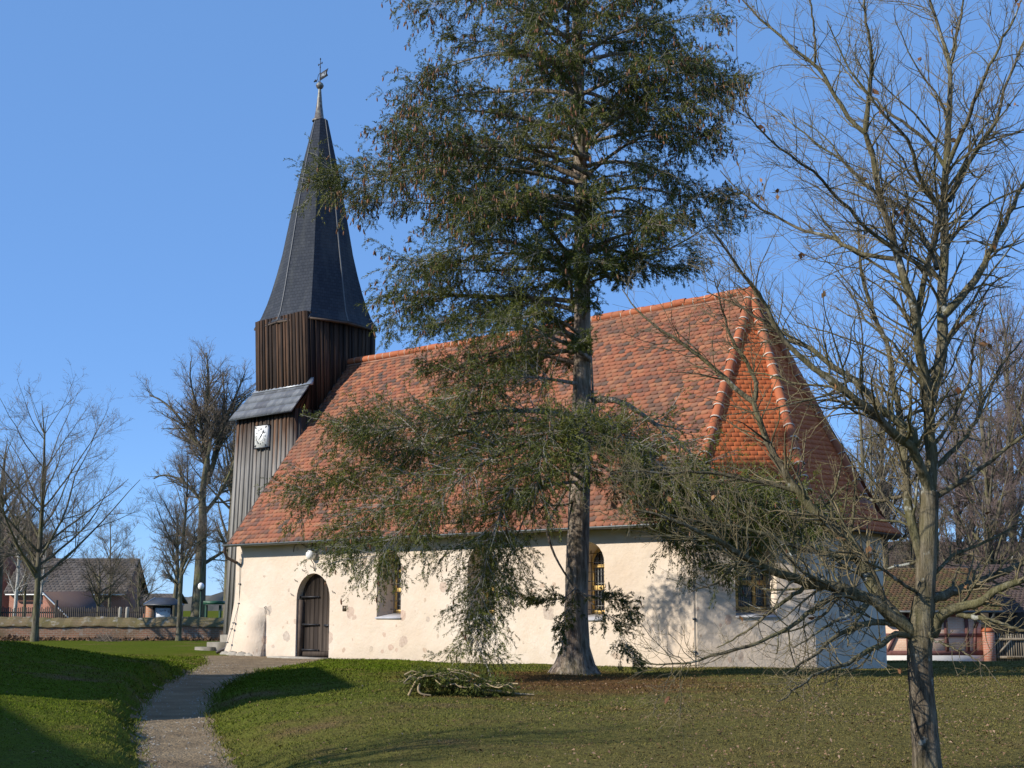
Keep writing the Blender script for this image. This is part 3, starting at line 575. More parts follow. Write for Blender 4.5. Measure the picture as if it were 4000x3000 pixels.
vane.tubes([tp+A(0, 0, 22.2)-VD*.19, tp+A(0, 0, 22.19)-VD*.28, tp+A(0, 0, 22.18)-VD*.33, tp+A(0, 0, 22.18)-VD*.38, tp+A(0, 0, 22.18)-VD*.43, tp+A(0, 0, 22.18)-VD*.5], [.01, .012, .06, .012, .035, .004], 6)
vn = vane.build('weathervane', M_iron, church)
bl_ = MB(); u_ = np.linspace(0, math.pi, 9); v_ = np.linspace(0, 2*math.pi, 15)[:-1]; bc = tp+A(0, 0, 21.87)
bl_.add([bc + .15*A(math.sin(p)*math.cos(q), math.sin(p)*math.sin(q), math.cos(p)) for p in u_ for q in v_], np.array([[i*14+j, i*14+14+j, i*14+14+(j+1) % 14, i*14+(j+1) % 14] for i in range(8) for j in range(14)])); bl_.tubes([bc-A(0, 0, .012), bc+A(0, 0, .012)], [.156]*2, 14)
bl_.build('ball', M_copper, vn, smooth=True)
fg = MB(); fl_ = [(0, 22.08), (.62, 22.10), (.52, 22.24), (.63, 22.40), (0, 22.38)]; vn_ = A(-VD[1], VD[0], 0)
V = [tp + VD*x + A(0, 0, z) - vn_*.006 for x, z in fl_] + [tp + VD*x + A(0, 0, z) + vn_*.006 for x, z in fl_]
fg.add(V, [np.array([[0, 1, 2, 3, 4], [9, 8, 7, 6, 5]]), np.array([[i, 5+i, 5+(i+1) % 5, (i+1) % 5] for i in range(5)])]); fg.build('flag', plain('flag_metal', (.035, .038, .045), .7, .2), vn)
def text(txt, size, p, xd, up_, mat, name, parent, ext=.004, align='CENTER'):
    cu = bpy.data.curves.new('t', 'FONT'); cu.body = txt; cu.size = size; cu.extrude = ext; cu.align_x = align; cu.align_y = 'CENTER'; cu.resolution_u = 3
    to = bpy.data.objects.new('t', cu); COL.objects.link(to); dg = bpy.context.evaluated_depsgraph_get(); me = bpy.data.meshes.new_from_object(to.evaluated_get(dg))
    bpy.data.objects.remove(to); bpy.data.curves.remove(cu)
    zx = np.cross(xd, up_); M = np.stack([xd, up_, zx], 1); org = ORG[parent.name]
    co = np.zeros(len(me.vertices)*3); me.vertices.foreach_get('co', co); co = (co.reshape(-1, 3)@M.T) + p - org; me.vertices.foreach_set('co', co.ravel()); me.update()
    me.materials.clear(); me.materials.append(mat); o = bpy.data.objects.new(name, me); COL.objects.link(o); o.parent = parent; ORG[o.name] = org; return o
text('1463', .20, tp + VD*.27 + A(0, 0, 22.24) - vn_*.011, VD, A(0, 0, 1), plain('pale_numerals', (.42, .48, .55), .7), 'numerals', vn)
# clock
ck = MB(); cc = A(-5.69, 2.21, 7.74); ck.box(-.36, .36, -.05, .10, -.40, .40, o=cc)
clock = ck.build('clock', M_white, church)
cf = MB(); 
for x0_, x1_, z0_, z1_ in ((-.38, .38, .40, .425), (-.38, .38, -.445, -.40)): cf.box(x0_, x1_, -.06, .11, z0_, z1_, o=cc)
cf.box(-.377, -.36, -.06, .11, -.40, .40, o=cc); cf.build('clock_frame', M_black, clock)
dl = MB()
for r0, wd_ in ((.175, .010), (.345, .004)):
    t = np.linspace(0, 2*math.pi, 41); dl.add([cc + A(r*math.cos(q), -.054, r*math.sin(q)) for q in t for r in (r0-wd_/2, r0+wd_/2)], np.array([[2*i, 2*i+1, 2*i+3, 2*i+2] for i in range(40)]))
for sx in (-1, 1):
    for sz in (-1, 1):
        dl.tubes([cc + A(sx*.305, -.05, sz*.345), cc + A(sx*.305, -.057, sz*.345)], [.038, .038], 8, cap=True); dl.tubes([cc + A(sx*.275, -.05, sz*.31), cc + A(sx*.275, -.056, sz*.31)], [.022, .022], 6, cap=True)
dl.build('dial_rings', M_black, clock)
for i, q in enumerate(('XII', 'I', 'II', 'III', 'IIII', 'V', 'VI', 'VII', 'VIII', 'IX', 'X', 'XI')):
    a = RAD(90-30*i); up_ = A(math.cos(a), 0, math.sin(a)); text(q, .115, cc + up_*.262 + A(0, -.055, 0), A(math.sin(a), 0, -math.cos(a)), up_, M_black, 'numeral', clock, .002)
hd = MB(); a = RAD(48); e = A(math.cos(a), 0, math.sin(a)); f_ = A(-math.sin(a), 0, math.cos(a))
def strip(p, q, w0, w1): hd.add([cc+A(0, -.066, 0)+e*p-f_*w0, cc+A(0, -.066, 0)+e*q-f_*w1, cc+A(0, -.066, 0)+e*q+f_*w1, cc+A(0, -.066, 0)+e*p+f_*w0, cc+A(0, -.058, 0)+e*p-f_*w0, cc+A(0, -.058, 0)+e*q-f_*w1, cc+A(0, -.058, 0)+e*q+f_*w1, cc+A(0, -.058, 0)+e*p+f_*w0], np.array([[0, 1, 2, 3], [7, 6, 5, 4], [0, 4, 5, 1], [1, 5, 6, 2], [2, 6, 7, 3], [3, 7, 4, 0]]))
strip(-.02, .24, .018, .014); strip(.20, .23, .05, .05); strip(.23, .30, .022, .002); strip(-.14, 0, .008, .01)
hd.build('clock_hand', M_black, clock)
# ------------------------------------------------------------------ trees: tools
def resample(P, k):
    P = np.asarray(P, float); s = np.concatenate([[0], np.cumsum(np.linalg.norm(np.diff(P[:, :3], axis=0), axis=1))]); t = np.linspace(0, s[-1], k)
    return np.stack([np.interp(t, s, P[:, i]) for i in range(P.shape[1])], 1)
def smooth(P, it=2):
    P = np.asarray(P, float)
    for _ in range(it):
        Q = [P[0]]
        for a, c in zip(P[:-1], P[1:]): Q += [a*.75+c*.25, a*.25+c*.75]
        P = np.array(Q+[P[-1]])
    return P
def unit(v): return v/(np.linalg.norm(v, axis=-1, keepdims=True)+1e-9)
def grow(rng, P, R, M, t0=.15, t1=1.0, ratio=.5, ang=50, angv=12, up=.15, k=5, curv=.12, rr=.6, rmin=.002, lmin=0, lmax=9, tfall=.6, side=None, wts=None, grav=0.0, tp=1.0):
    """M children spread over the parent polylines P (n,k,3) with radii R (n,k)"""
    n, kp, _ = P.shape; L = np.linalg.norm(np.diff(P, axis=1), axis=2).sum(1)
    p = (L if wts is None else wts); p = p/p.sum(); idx = rng.choice(n, M, p=p); t = t0+(t1-t0)*rng.random(M)**tp
    f = t*(kp-1); i0 = np.minimum(f.astype(int), kp-2); a = (f-i0)[:, None]
    pos = P[idx, i0]*(1-a)+P[idx, i0+1]*a; tan = unit(P[idx, i0+1]-P[idx, i0]); rad = R[idx, i0]*(1-a[:, 0])+R[idx, i0+1]*a[:, 0]
    q = rng.normal(size=(M, 3))
    if side is not None: q[:, 2] *= side; 
    perp = unit(q - tan*(q*tan).sum(1, keepdims=True)); an = np.radians(rng.normal(ang, angv, M))[:, None]
    d = unit(np.cos(an)*tan + np.sin(an)*perp + A(0, 0, up))
    ln = np.clip(L[idx]*ratio*(1-tfall*(t-t0)/(t1-t0+1e-6))*rng.uniform(.55, 1.25, M), lmin, lmax)
    out = [pos]; step = ln[:, None]/(k-1)
    for j in range(k-1):
        d = unit(d + rng.normal(0, curv, (M, 3)) + A(0, 0, up*.25-grav*(j+1))); out.append(out[-1]+d*step)
    Q = np.stack(out, 1); r0 = np.maximum(rad*rr*rng.uniform(.75, 1.05, M), rmin)
    RR = np.maximum(r0[:, None]*np.linspace(1, .3, k)[None], rmin*.6)
    return Q, RR
def leaves(rng, mb, pts, size, nper=1, at=None, hang=.5, wid=.5):
    m = len(pts)*nper; p = np.repeat(pts, nper, 0); a = unit(rng.normal(size=(m, 3))+A(0, 0, -hang)); c = unit(np.cross(a, rng.normal(size=(m, 3)))); l = size*rng.uniform(.6, 1.2, (m, 1)); nn = np.cross(a, c)*l*.12
    V = np.stack([p, p+a*l*.5+c*l*wid*.5+nn, p+a*l, p+a*l*.5-c*l*wid*.5+nn], 1).reshape(-1, 3)
    mb.add(V, np.arange(m*4).reshape(-1, 4), rng.random(m) if at is None else at)
M_barkbg = m_bark('grey_brown_bark', (.135, .115, .085), (.20, .18, .14), .05, .45, 5)
M_twigbg = plain('brown_twigs', (.19, .155, .12), .9, .1, 0, .35, .7)
M_twigpu = plain('purple_brown_twigs', (.21, .155, .14), .9, .1, 0, .3, .7)
M_birch = m_bark('birch_bark', (.50, .48, .44), (.70, .68, .64), .0, .05, 3)
M_dead = m_leafy('withered_leaf', [(.13, .06, .03), (.24, .115, .05), (.34, .19, .09)], .1, noise=.2)
def bare_tree(name, label, base, h, tr, seed, bole=.22, spread=.42, nl=(20, 130, 1100, 4200), ang=44, mats=None, leafn=0, limbs=None, group=None, twr=.0042, lean=(0, 0), prof=None, stems=0):
    rng = np.random.default_rng(seed); base = A(*base); root = thing(name, label, 'tree', base, group)
    k = 14; t = np.linspace(0, 1, k); wob = np.cumsum(rng.normal(0, .006*h, (k, 2)), 0)*t[:, None]
    T = np.stack([wob[:, 0]+lean[0]*t*h, wob[:, 1]+lean[1]*t*h, t*h*.97-.15], 1); R = tr*(1-t)**.8*1.0+.006; R[0] *= 1.35; R[1] *= 1.05
    tb = MB(); tb.tubes(T, R, 9)
    P0, R0 = T[None], R[None]
    if stems:
        Q, q = grow(rng, P0, R0, stems, bole, bole+.25, .72, 24, 6, .25, 12, .04, .7, .02, tfall=.3); tb.tubes(Q, q, 7)
        P0 = np.concatenate([resample(T, 12)[None], Q]); R0 = np.concatenate([np.interp(np.linspace(0, 1, 12), t, R)[None], q])
    if limbs is None:
        n = nl[0]; tt = np.sort(rng.uniform(bole, .93, n)); az = np.cumsum(rng.normal(2.4, .5, n))
        pf = prof or (lambda x: math.sin(math.pi*min(1, .18+.82*x))**.75*(1-.35*x)+.12)
        Q = []; q = []
        for ti, a in zip(tt, az):
            b_ = np.array([np.interp(ti, t, T[:, j]) for j in range(3)]); r0 = np.interp(ti, t, R); ln = h*spread*pf((ti-bole)/(1-bole))*rng.uniform(.8, 1.15)
            el = RAD(rng.normal(ang, 7)); d = A(math.cos(a)*math.cos(el), math.sin(a)*math.cos(el), math.sin(el)); pts = [b_]
            for j in range(9): d = unit(d + rng.normal(0, .07, 3)+A(0, 0, .045)); pts.append(pts[-1]+d*ln/9)
            Q.append(pts); q.append(np.maximum(r0*.55*np.linspace(1, .18, 10), .007))
        Q = np.array(Q); q = np.array(q)
    else:
        Q = np.stack([resample(smooth(l[:, :3]-base), 12) for l in limbs]); q = np.stack([np.linspace(l[0, 3], l[-1, 3], 12) for l in limbs])
    tb.tubes(Q, q, 6)
    if stems: Qs, qs = grow(rng, P0[1:], R0[1:], nl[0], .12, .95, .42, 42, 9, .2, Q.shape[1], .07, .55, .008); tb.tubes(Qs, qs, 6); Q = np.concatenate([Q, Qs]); q = np.concatenate([q, qs])
    Q2, q2 = grow(rng, Q, q, nl[1], .12, 1, .5, 46, 10, .15, 7, .09, .55, .006, lmax=h*.22); tb.tubes(Q2, q2, 4)
    ma, mt = mats or (M_barkbg, M_twigbg); tb.build('trunk', ma, root, smooth=True, org=A(0,0,0))
    cb_ = MB(); Q3, q3 = grow(rng, Q2, q2, nl[2], .08, 1, .55, 45, 12, .12, 5, .12, .6, twr*1.2, .35, 1.9); cb_.tubes(Q3, q3, 3, rng.random(len(Q3)))
    Q4, q4 = grow(rng, Q3, q3, nl[3], .1, 1, .65, 42, 14, .1, 4, .15, .7, twr, .18, .9); cb_.tubes(Q4, q4, 3, rng.random(len(Q4)))
    cb_.build('crown', mt, root, org=A(0,0,0))
    if leafn: lb2 = MB(); leaves(rng, lb2, Q4[rng.choice(len(Q4), leafn), -1], .11); lb2.build('withered_leaves', M_dead, root, org=A(0,0,0))
    return root
# ------------------------------------------------------------------ spruce
SD = 29.6
sp_base = gp((2242-2000)/FPX*SD, SD); sp_base[2] -= .02
spruce = thing('spruce_tree', 'tall dark green spruce with hanging cones growing close before the church wall', 'tree', sp_base)
M_sbark = m_bark('spruce_bark', (.25, .195, .155), (.42, .355, .30), .15, .25, 6)
M_stwig = plain('bare_grey_twigs', (.40, .37, .33), .9, .1, 0, .3, 3)
M_needle = m_leafy('spruce_needles', [(.034, .050, .010), (.085, .102, .018), (.15, .158, .028), (.225, .205, .046), (.31, .245, .10)], .15, .75, .7, .9)
M_cone = m_leafy('spruce_cones', [(.12, .055, .030), (.20, .095, .05), (.28, .15, .08)], 0, .8, .2)
rng = np.random.default_rng(77)
tv = A(2655, 2590, 2540, 2400, 2100, 1800, 1500, 1200, 800, 400, 0, -300, -600, -850); tu = A(2240, 2242, 2246, 2250, 2258, 2267, 2274, 2275, 2270, 2262, 2252, 2250, 2248, 2248); tw = A(190, 138, 108, 92, 87, 81, 73, 66, 57, 48, 40, 30, 16, 3)
TR = np.stack([pD(u, v, SD) for u, v in zip(tu, tv)]); TRr = tw/2/FPX*SD
def trunk_at(v): o = np.argsort(tv); return np.array([np.interp(v, tv[o], TR[o, j]) for j in range(3)])
b = MB(); Pt = resample(np.concatenate([smooth(TR, 1), np.zeros((len(smooth(TR, 1)), 0))], 1), 60)
Rt = np.interp(Pt[:, 2], TR[::1, 2], TRr)
b.tubes(Pt, Rt, 18)
V = b.V[0].reshape(60, 18, 3); c = Pt[:, None, :]; ang = np.arange(18)/18*2*np.pi; fl = np.exp(-(Pt[:, 2]-Pt[0, 2])/.45)
V[:] = c + (V-c)*(1 + fl[:, None]*(.35*np.maximum(0, np.sin(ang*2.5+1))[None]) + rng.normal(0, .02, (60, 18)))[..., None]
b.V[0] = V.reshape(-1, 3)
br_P = []; br_R = []; br_D = []     # main branches: polyline, radius, density
def add_branch(pts, r0, dens=1.0, k=14): br_P.append(resample(smooth(np.array(pts), 2), k)); br_R.append(r0*np.linspace(1, .08, k)**1.3); br_D.append(dens)
eL = (A(-900, -500, -200, 0, 150, 365, 480, 713, 800, 905, 1100, 1250, 1400, 1480), A(60, 330, 540, 650, 620, 800, 800, 960, 820, 790, 800, 760, 640, 420))
eR = (A(-900, -500, -200, 0, 100, 206, 300, 500, 600, 790, 950, 1030, 1150, 1300, 1450), A(60, 300, 420, 480, 650, 760, 700, 690, 660, 610, 480, 400, 150, 110, 80))
v = -820; wh = 0
while v < 1440:
    nb = 7 if v > -300 else 5; a0 = rng.uniform(0, 6.28)
    for i in range(nb):
        az = a0 + i*2*math.pi/nb + rng.normal(0, .22); ca, sa = math.cos(az), math.sin(az)
        vt = v + rng.uniform(-30, 30); L = np.interp(vt, *eR) if ca > 0 else np.interp(vt, *eL); Ld = .5*(np.interp(vt, *eR)+np.interp(vt, *eL))
        ln = (L*abs(ca)**.5*.5+Ld*(1-abs(ca)**.5*.5))*rng.uniform(.72, 1.05) if abs(ca) < .6 else L*rng.uniform(.78, 1.03)
        if vt > 1100 and ca > .1 : continue
        ln *= SD/FPX*(1-.58*sa*sa if sa > 0 else 1-.18*sa*sa); dirh = RT*ca + FW*sa; wp = rng.uniform(0, 6.28); s = trunk_at(vt + ln*FPX/SD*.10)
        rise = rng.uniform(.03, .26); sag = rng.uniform(.10, .30)
        pts = [s + dirh*ln*t + A(0, 0, ln*(rise*math.sin(t*2.2) - sag*t**2*1.0 + .10*max(0, t-.72)*3)) + np.cross(dirh, A(0, 0, 1))*ln*.10*math.sin(t*3+i) + A(0, 0, ln*.03*t*math.sin(t*9+wp)) for t in np.linspace(0, 1, 8)]
        add_branch(pts, .030+.008*ln, 1.0)
    v += rng.uniform(88, 125) if v < 850 else rng.uniform(65, 90); wh += 1
def px_branch(pts, r0, dens): add_branch([pD(u, v, SD+dd) for u, v, dd in pts], r0, dens)
LOW = [([(2262, 720, 0), (2050, 665, -.5), (1750, 640, -.9), (1480, 690, -1.1), (1262, 715, -1.2)], .06, 1.0),
 ([(2275, 1640, 0), (2150, 1610, -1.0), (1950, 1600, -2.0), (1700, 1640, -2.6), (1480, 1690, -2.9), (1330, 1655, -3.1)], .075, 1.0),
 ([(2270, 1690, 0), (2130, 1660, -.8), (1900, 1660, -1.6), (1640, 1740, -2.0), (1400, 1850, -2.2), (1190, 1940, -2.3)], .075, 1.1),
 ([(2270, 1720, 0), (2100, 1700, -1.2), (1880, 1740, -2.4), (1650, 1850, -3.0), (1470, 1980, -3.3), (1340, 2120, -3.4)], .07, 1.0),
 ([(2268, 1760, 0), (2120, 1720, -1.5), (1950, 1760, -3.0), (1760, 1900, -3.8), (1600, 2040, -4.1), (1450, 2180, -4.2)], .065, .9),
 ([(2268, 1640, 0), (2180, 1600, .9), (2000, 1600, 1.6), (1800, 1640, 2.0), (1620, 1680, 2.2), (1430, 1650, 2.3)], .06, .9),
 ([(2266, 1800, 0), (2180, 1770, -1.6), (2080, 1790, -2.6), (2010, 1880, -3.1), (1950, 2010, -3.3), (1900, 2160, -3.4), (1870, 2330, -3.5), (1860, 2540, -3.5)], .06, 1.0),
 ([(2262, 1860, 0), (2190, 1830, -1.2), (2120, 1880, -2.0), (2060, 1990, -2.4), (2010, 2120, -2.5), (1960, 2260, -2.6), (1890, 2380, -2.7)], .05, 1.0),
 ([(2262, 1880, 0), (2100, 1900, -1.6), (1950, 1990, -2.3), (1820, 2090, -2.6), (1740, 2180, -2.8), (1690, 2140, -2.9)], .045, .5),
 ([(2290, 1570, 0), (2360, 1555, -.4), (2440, 1570, -.7), (2540, 1640, -1.0), (2650, 1730, -1.3), (2760, 1830, -1.6), (2900, 1890, -1.8), (3060, 1930, -2.0)], .085, .75),
 ([(2280, 1640, 0), (2360, 1640, -1.4), (2460, 1700, -2.4), (2560, 1800, -3.0), (2660, 1900, -3.3), (2800, 1940, -3.5), (2960, 1960, -3.6), (3150, 2010, -3.7)], .07, 2.0),
 ([(2275, 1700, 0), (2360, 1720, -.6), (2470, 1800, -1.0), (2580, 1900, -1.2), (2680, 1980, -1.3), (2800, 2040, -1.4), (2930, 2110, -1.5)], .06, 2.2),
 ([(2275, 1720, 0), (2360, 1730, 1.0), (2480, 1790, 1.6), (2620, 1880, 1.9), (2780, 1920, 2.1), (2980, 1950, 2.2), (3120, 2060, 2.2)], .06, 1.8),
 ([(2272, 1790, 0), (2380, 1830, -1.0), (2500, 1930, -1.6), (2620, 2040, -1.9), (2720, 2140, -2.0), (2800, 2220, -2.1)], .05, 2.0),
 ([(2275, 1650, 0), (2340, 1640, -1.5), (2420, 1680, -2.6), (2470, 1790, -3.2), (2500, 1900, -3.4)], .05, 1.1),
 ([(2270, 1660, 0), (2200, 1640, -1.6), (2150, 1680, -2.9), (2110, 1800, -3.4), (2090, 1930, -3.6)], .055, 1.5),
 ([(2280, 1680, 0), (2270, 1650, -1.8), (2280, 1700, -3.0), (2300, 1830, -3.5)], .05, 1.2),
 ([(2262, 1500, 0), (2150, 1480, -1.2), (2020, 1470, -2.0), (1880, 1500, -2.4), (1760, 1560, -2.6)], .055, 1.1),
 ([(2285, 1030, 0), (2420, 1010, -.4), (2560, 1000, -.7), (2700, 930, -.8), (2880, 800, -.9)], .05, .8),
 ([(2285, 960, 0), (2420, 980, .3), (2560, 1040, .5), (2660, 1060, .6), (2720, 1010, .6)], .05, 1.1),
 ([(2246, 2298, -.38), (2300, 2330, -.7), (2360, 2330, -.9), (2450, 2350, -1.0), (2480, 2420, -1.0)], .02, 1.7),
 ([(2246, 2300, -.38), (2200, 2340, -.8), (2120, 2350, -1.1), (2060, 2330, -1.2), (2010, 2310, -1.2)], .02, 1.7),
 ([(2250, 2305, -.38), (2220, 2370, -1.0), (2200, 2430, -1.3), (2190, 2500, -1.4)], .018, 1.6),
 ([(2262, 2315, -.38), (2330, 2370, -.8), (2400, 2430, -1.0), (2450, 2520, -1.0), (2480, 2590, -1.0)], .018, 1.6)]
for q in LOW: px_branch(*q)
BP = np.stack(br_P); BR = np.stack(br_R); dens = np.array(br_D); isl = np.arange(len(BP)) >= len(BP)-len(LOW)
bt = MB(); bt.tubes(BP, BR, 6)
for q, r0, r1 in (([(2225, 1890), (2169, 1987), (2133, 2059), (2143, 2105), (2164, 2166), (2195, 2223), (2246, 2300), (2287, 2346)], .035, .016), ([(2262, 1940), (2215, 1975), (2150, 1972), (2100, 1990)], .03, .02), ([(2262, 1330), (2215, 1290), (2120, 1310), (2000, 1350), (1850, 1400)], .05, .02), ([(2300, 1500), (2330, 1600), (2380, 1760), (2400, 1900)], .02, .01), ([(2305, 1350), (2315, 1500), (2320, 1640), (2315, 1780)], .03, .012)):
    P = np.stack([pD(u, v, SD-.12-.35*i/len(q)) for i, (u, v) in enumerate(q)]); P = resample(smooth(P), 16); bt.tubes(P, np.linspace(r0, r1, 16), 6)
b.build('trunk', M_sbark, spruce, smooth=True); bt.build('branches', M_sbark, spruce, smooth=True)
L0 = np.linalg.norm(np.diff(BP, axis=1), axis=2).sum(1); wt = L0*dens
up_i = np.where(~isl)[0]; lo_i = np.where(isl)[0]
def foliage(ix, n1, n2, n3, seed, f0, gv):
    rng = np.random.default_rng(seed)
    Q1, q1 = grow(rng, BP[ix], BR[ix], n1, f0, 1.0, .25, 44, 12, .06, 6, .08, .42, .005, .22, .95, .2, side=.5, wts=wt[ix], grav=.012, tp=.75)
    Q2, q2 = grow(rng, Q1, q1, n2, .08, 1.0, .45, 46, 18, gv[0], 5, .10, .6, .0025, .09, .36, .3, grav=gv[1])
    Q3, q3 = grow(rng, np.concatenate([Q1[:, ::1][:, :5], Q2]), np.concatenate([q1[:, :5], q2]), n3, .1, 1.0, .5, 46, 16, gv[2], 4, .10, .7, .002, .07, .20, .3, grav=gv[3])
    return Q1, q1, Q2, q2, Q3, q3
FU = foliage(up_i, 5400, 34000, 100, 5, .18, (-.20, .04, -.06, .035)); FL = foliage(lo_i, 2400, 19000, 100, 6, .26, (-.16, .045, .0, .02))
tw = MB()
for fo in (FU, FL):
    tw.tubes(fo[0], fo[1]*.95, 3); tw.tubes(fo[2][::3], fo[3][::3], 3)
tw.build('twigs', M_stwig, spruce)
nd = MB()
def needles(Q, per, ln, wd, seed, keep=None, vb=0.0):
    rng = np.random.default_rng(seed); n, k, _ = Q.shape; idx = np.repeat(np.arange(n), per); m = len(idx)
    t = rng.uniform(.12, 1, m)*(k-1); i = np.minimum(t.astype(int), k-2); a = (t-i)[:, None]
    p = Q[idx, i]*(1-a)+Q[idx, i+1]*a; tan = unit(Q[idx, i+1]-Q[idx, i]); q = rng.normal(size=(m, 3)); perp = unit(q-tan*(q*tan).sum(1, keepdims=True))
    d = unit(tan*.78+perp*.55); l = ln*rng.uniform(.6, 1.3, (m, 1)); c = unit(np.cross(d, rng.normal(size=(m, 3))))*wd*rng.uniform(.6, 1.3, (m, 1))
    V = np.stack([p, p+d*l*.55+c*.5, p+d*l, p+d*l*.55-c*.5], 1).reshape(-1, 3)
    nd.add(V, np.arange(m*4).reshape(-1, 4), np.clip(np.repeat(rng.normal(.48+vb, .17, n), per)+rng.normal(0, .10, m), 0, 1))
for fo, s, vb in ((FU, 100, -.02), (FL, 200, .05)):
    needles(fo[2], 24, .058, .0125, s+1, vb=vb); needles(fo[0][:, 1:], 26, .058, .0125, s+2, vb=vb-.04)
nd.build('foliage', M_needle, spruce)
co = MB(); rng = np.random.default_rng(9)
def cones(Q, n, wz):
    ends = Q[:, -1]; dist = np.linalg.norm((ends-TR[5])[:, :2], axis=1); pr = (dist/dist.max())**2*wz(ends[:, 2]); idx = rng.choice(len(ends), n, p=pr/pr.sum()); p = ends[idx]
    d = unit(rng.normal(0, .22, (n, 3))+A(0, 0, -1)); l = rng.uniform(.09, .14, (n, 1)); ts = A(0, .35, .75, 1)
    co.tubes(np.stack([p+d*l*t for t in ts], 1), np.stack([l[:, 0]*x for x in (.05, .16, .14, .02)], 1), 5, rng.random(n))
cones(FU[2], 3200, lambda z: np.clip((z-7)/4, .1, 1)); cones(FL[2], 260, lambda z: np.ones_like(z))
tag(co.build('cones', M_cone, spruce), kind='stuff')
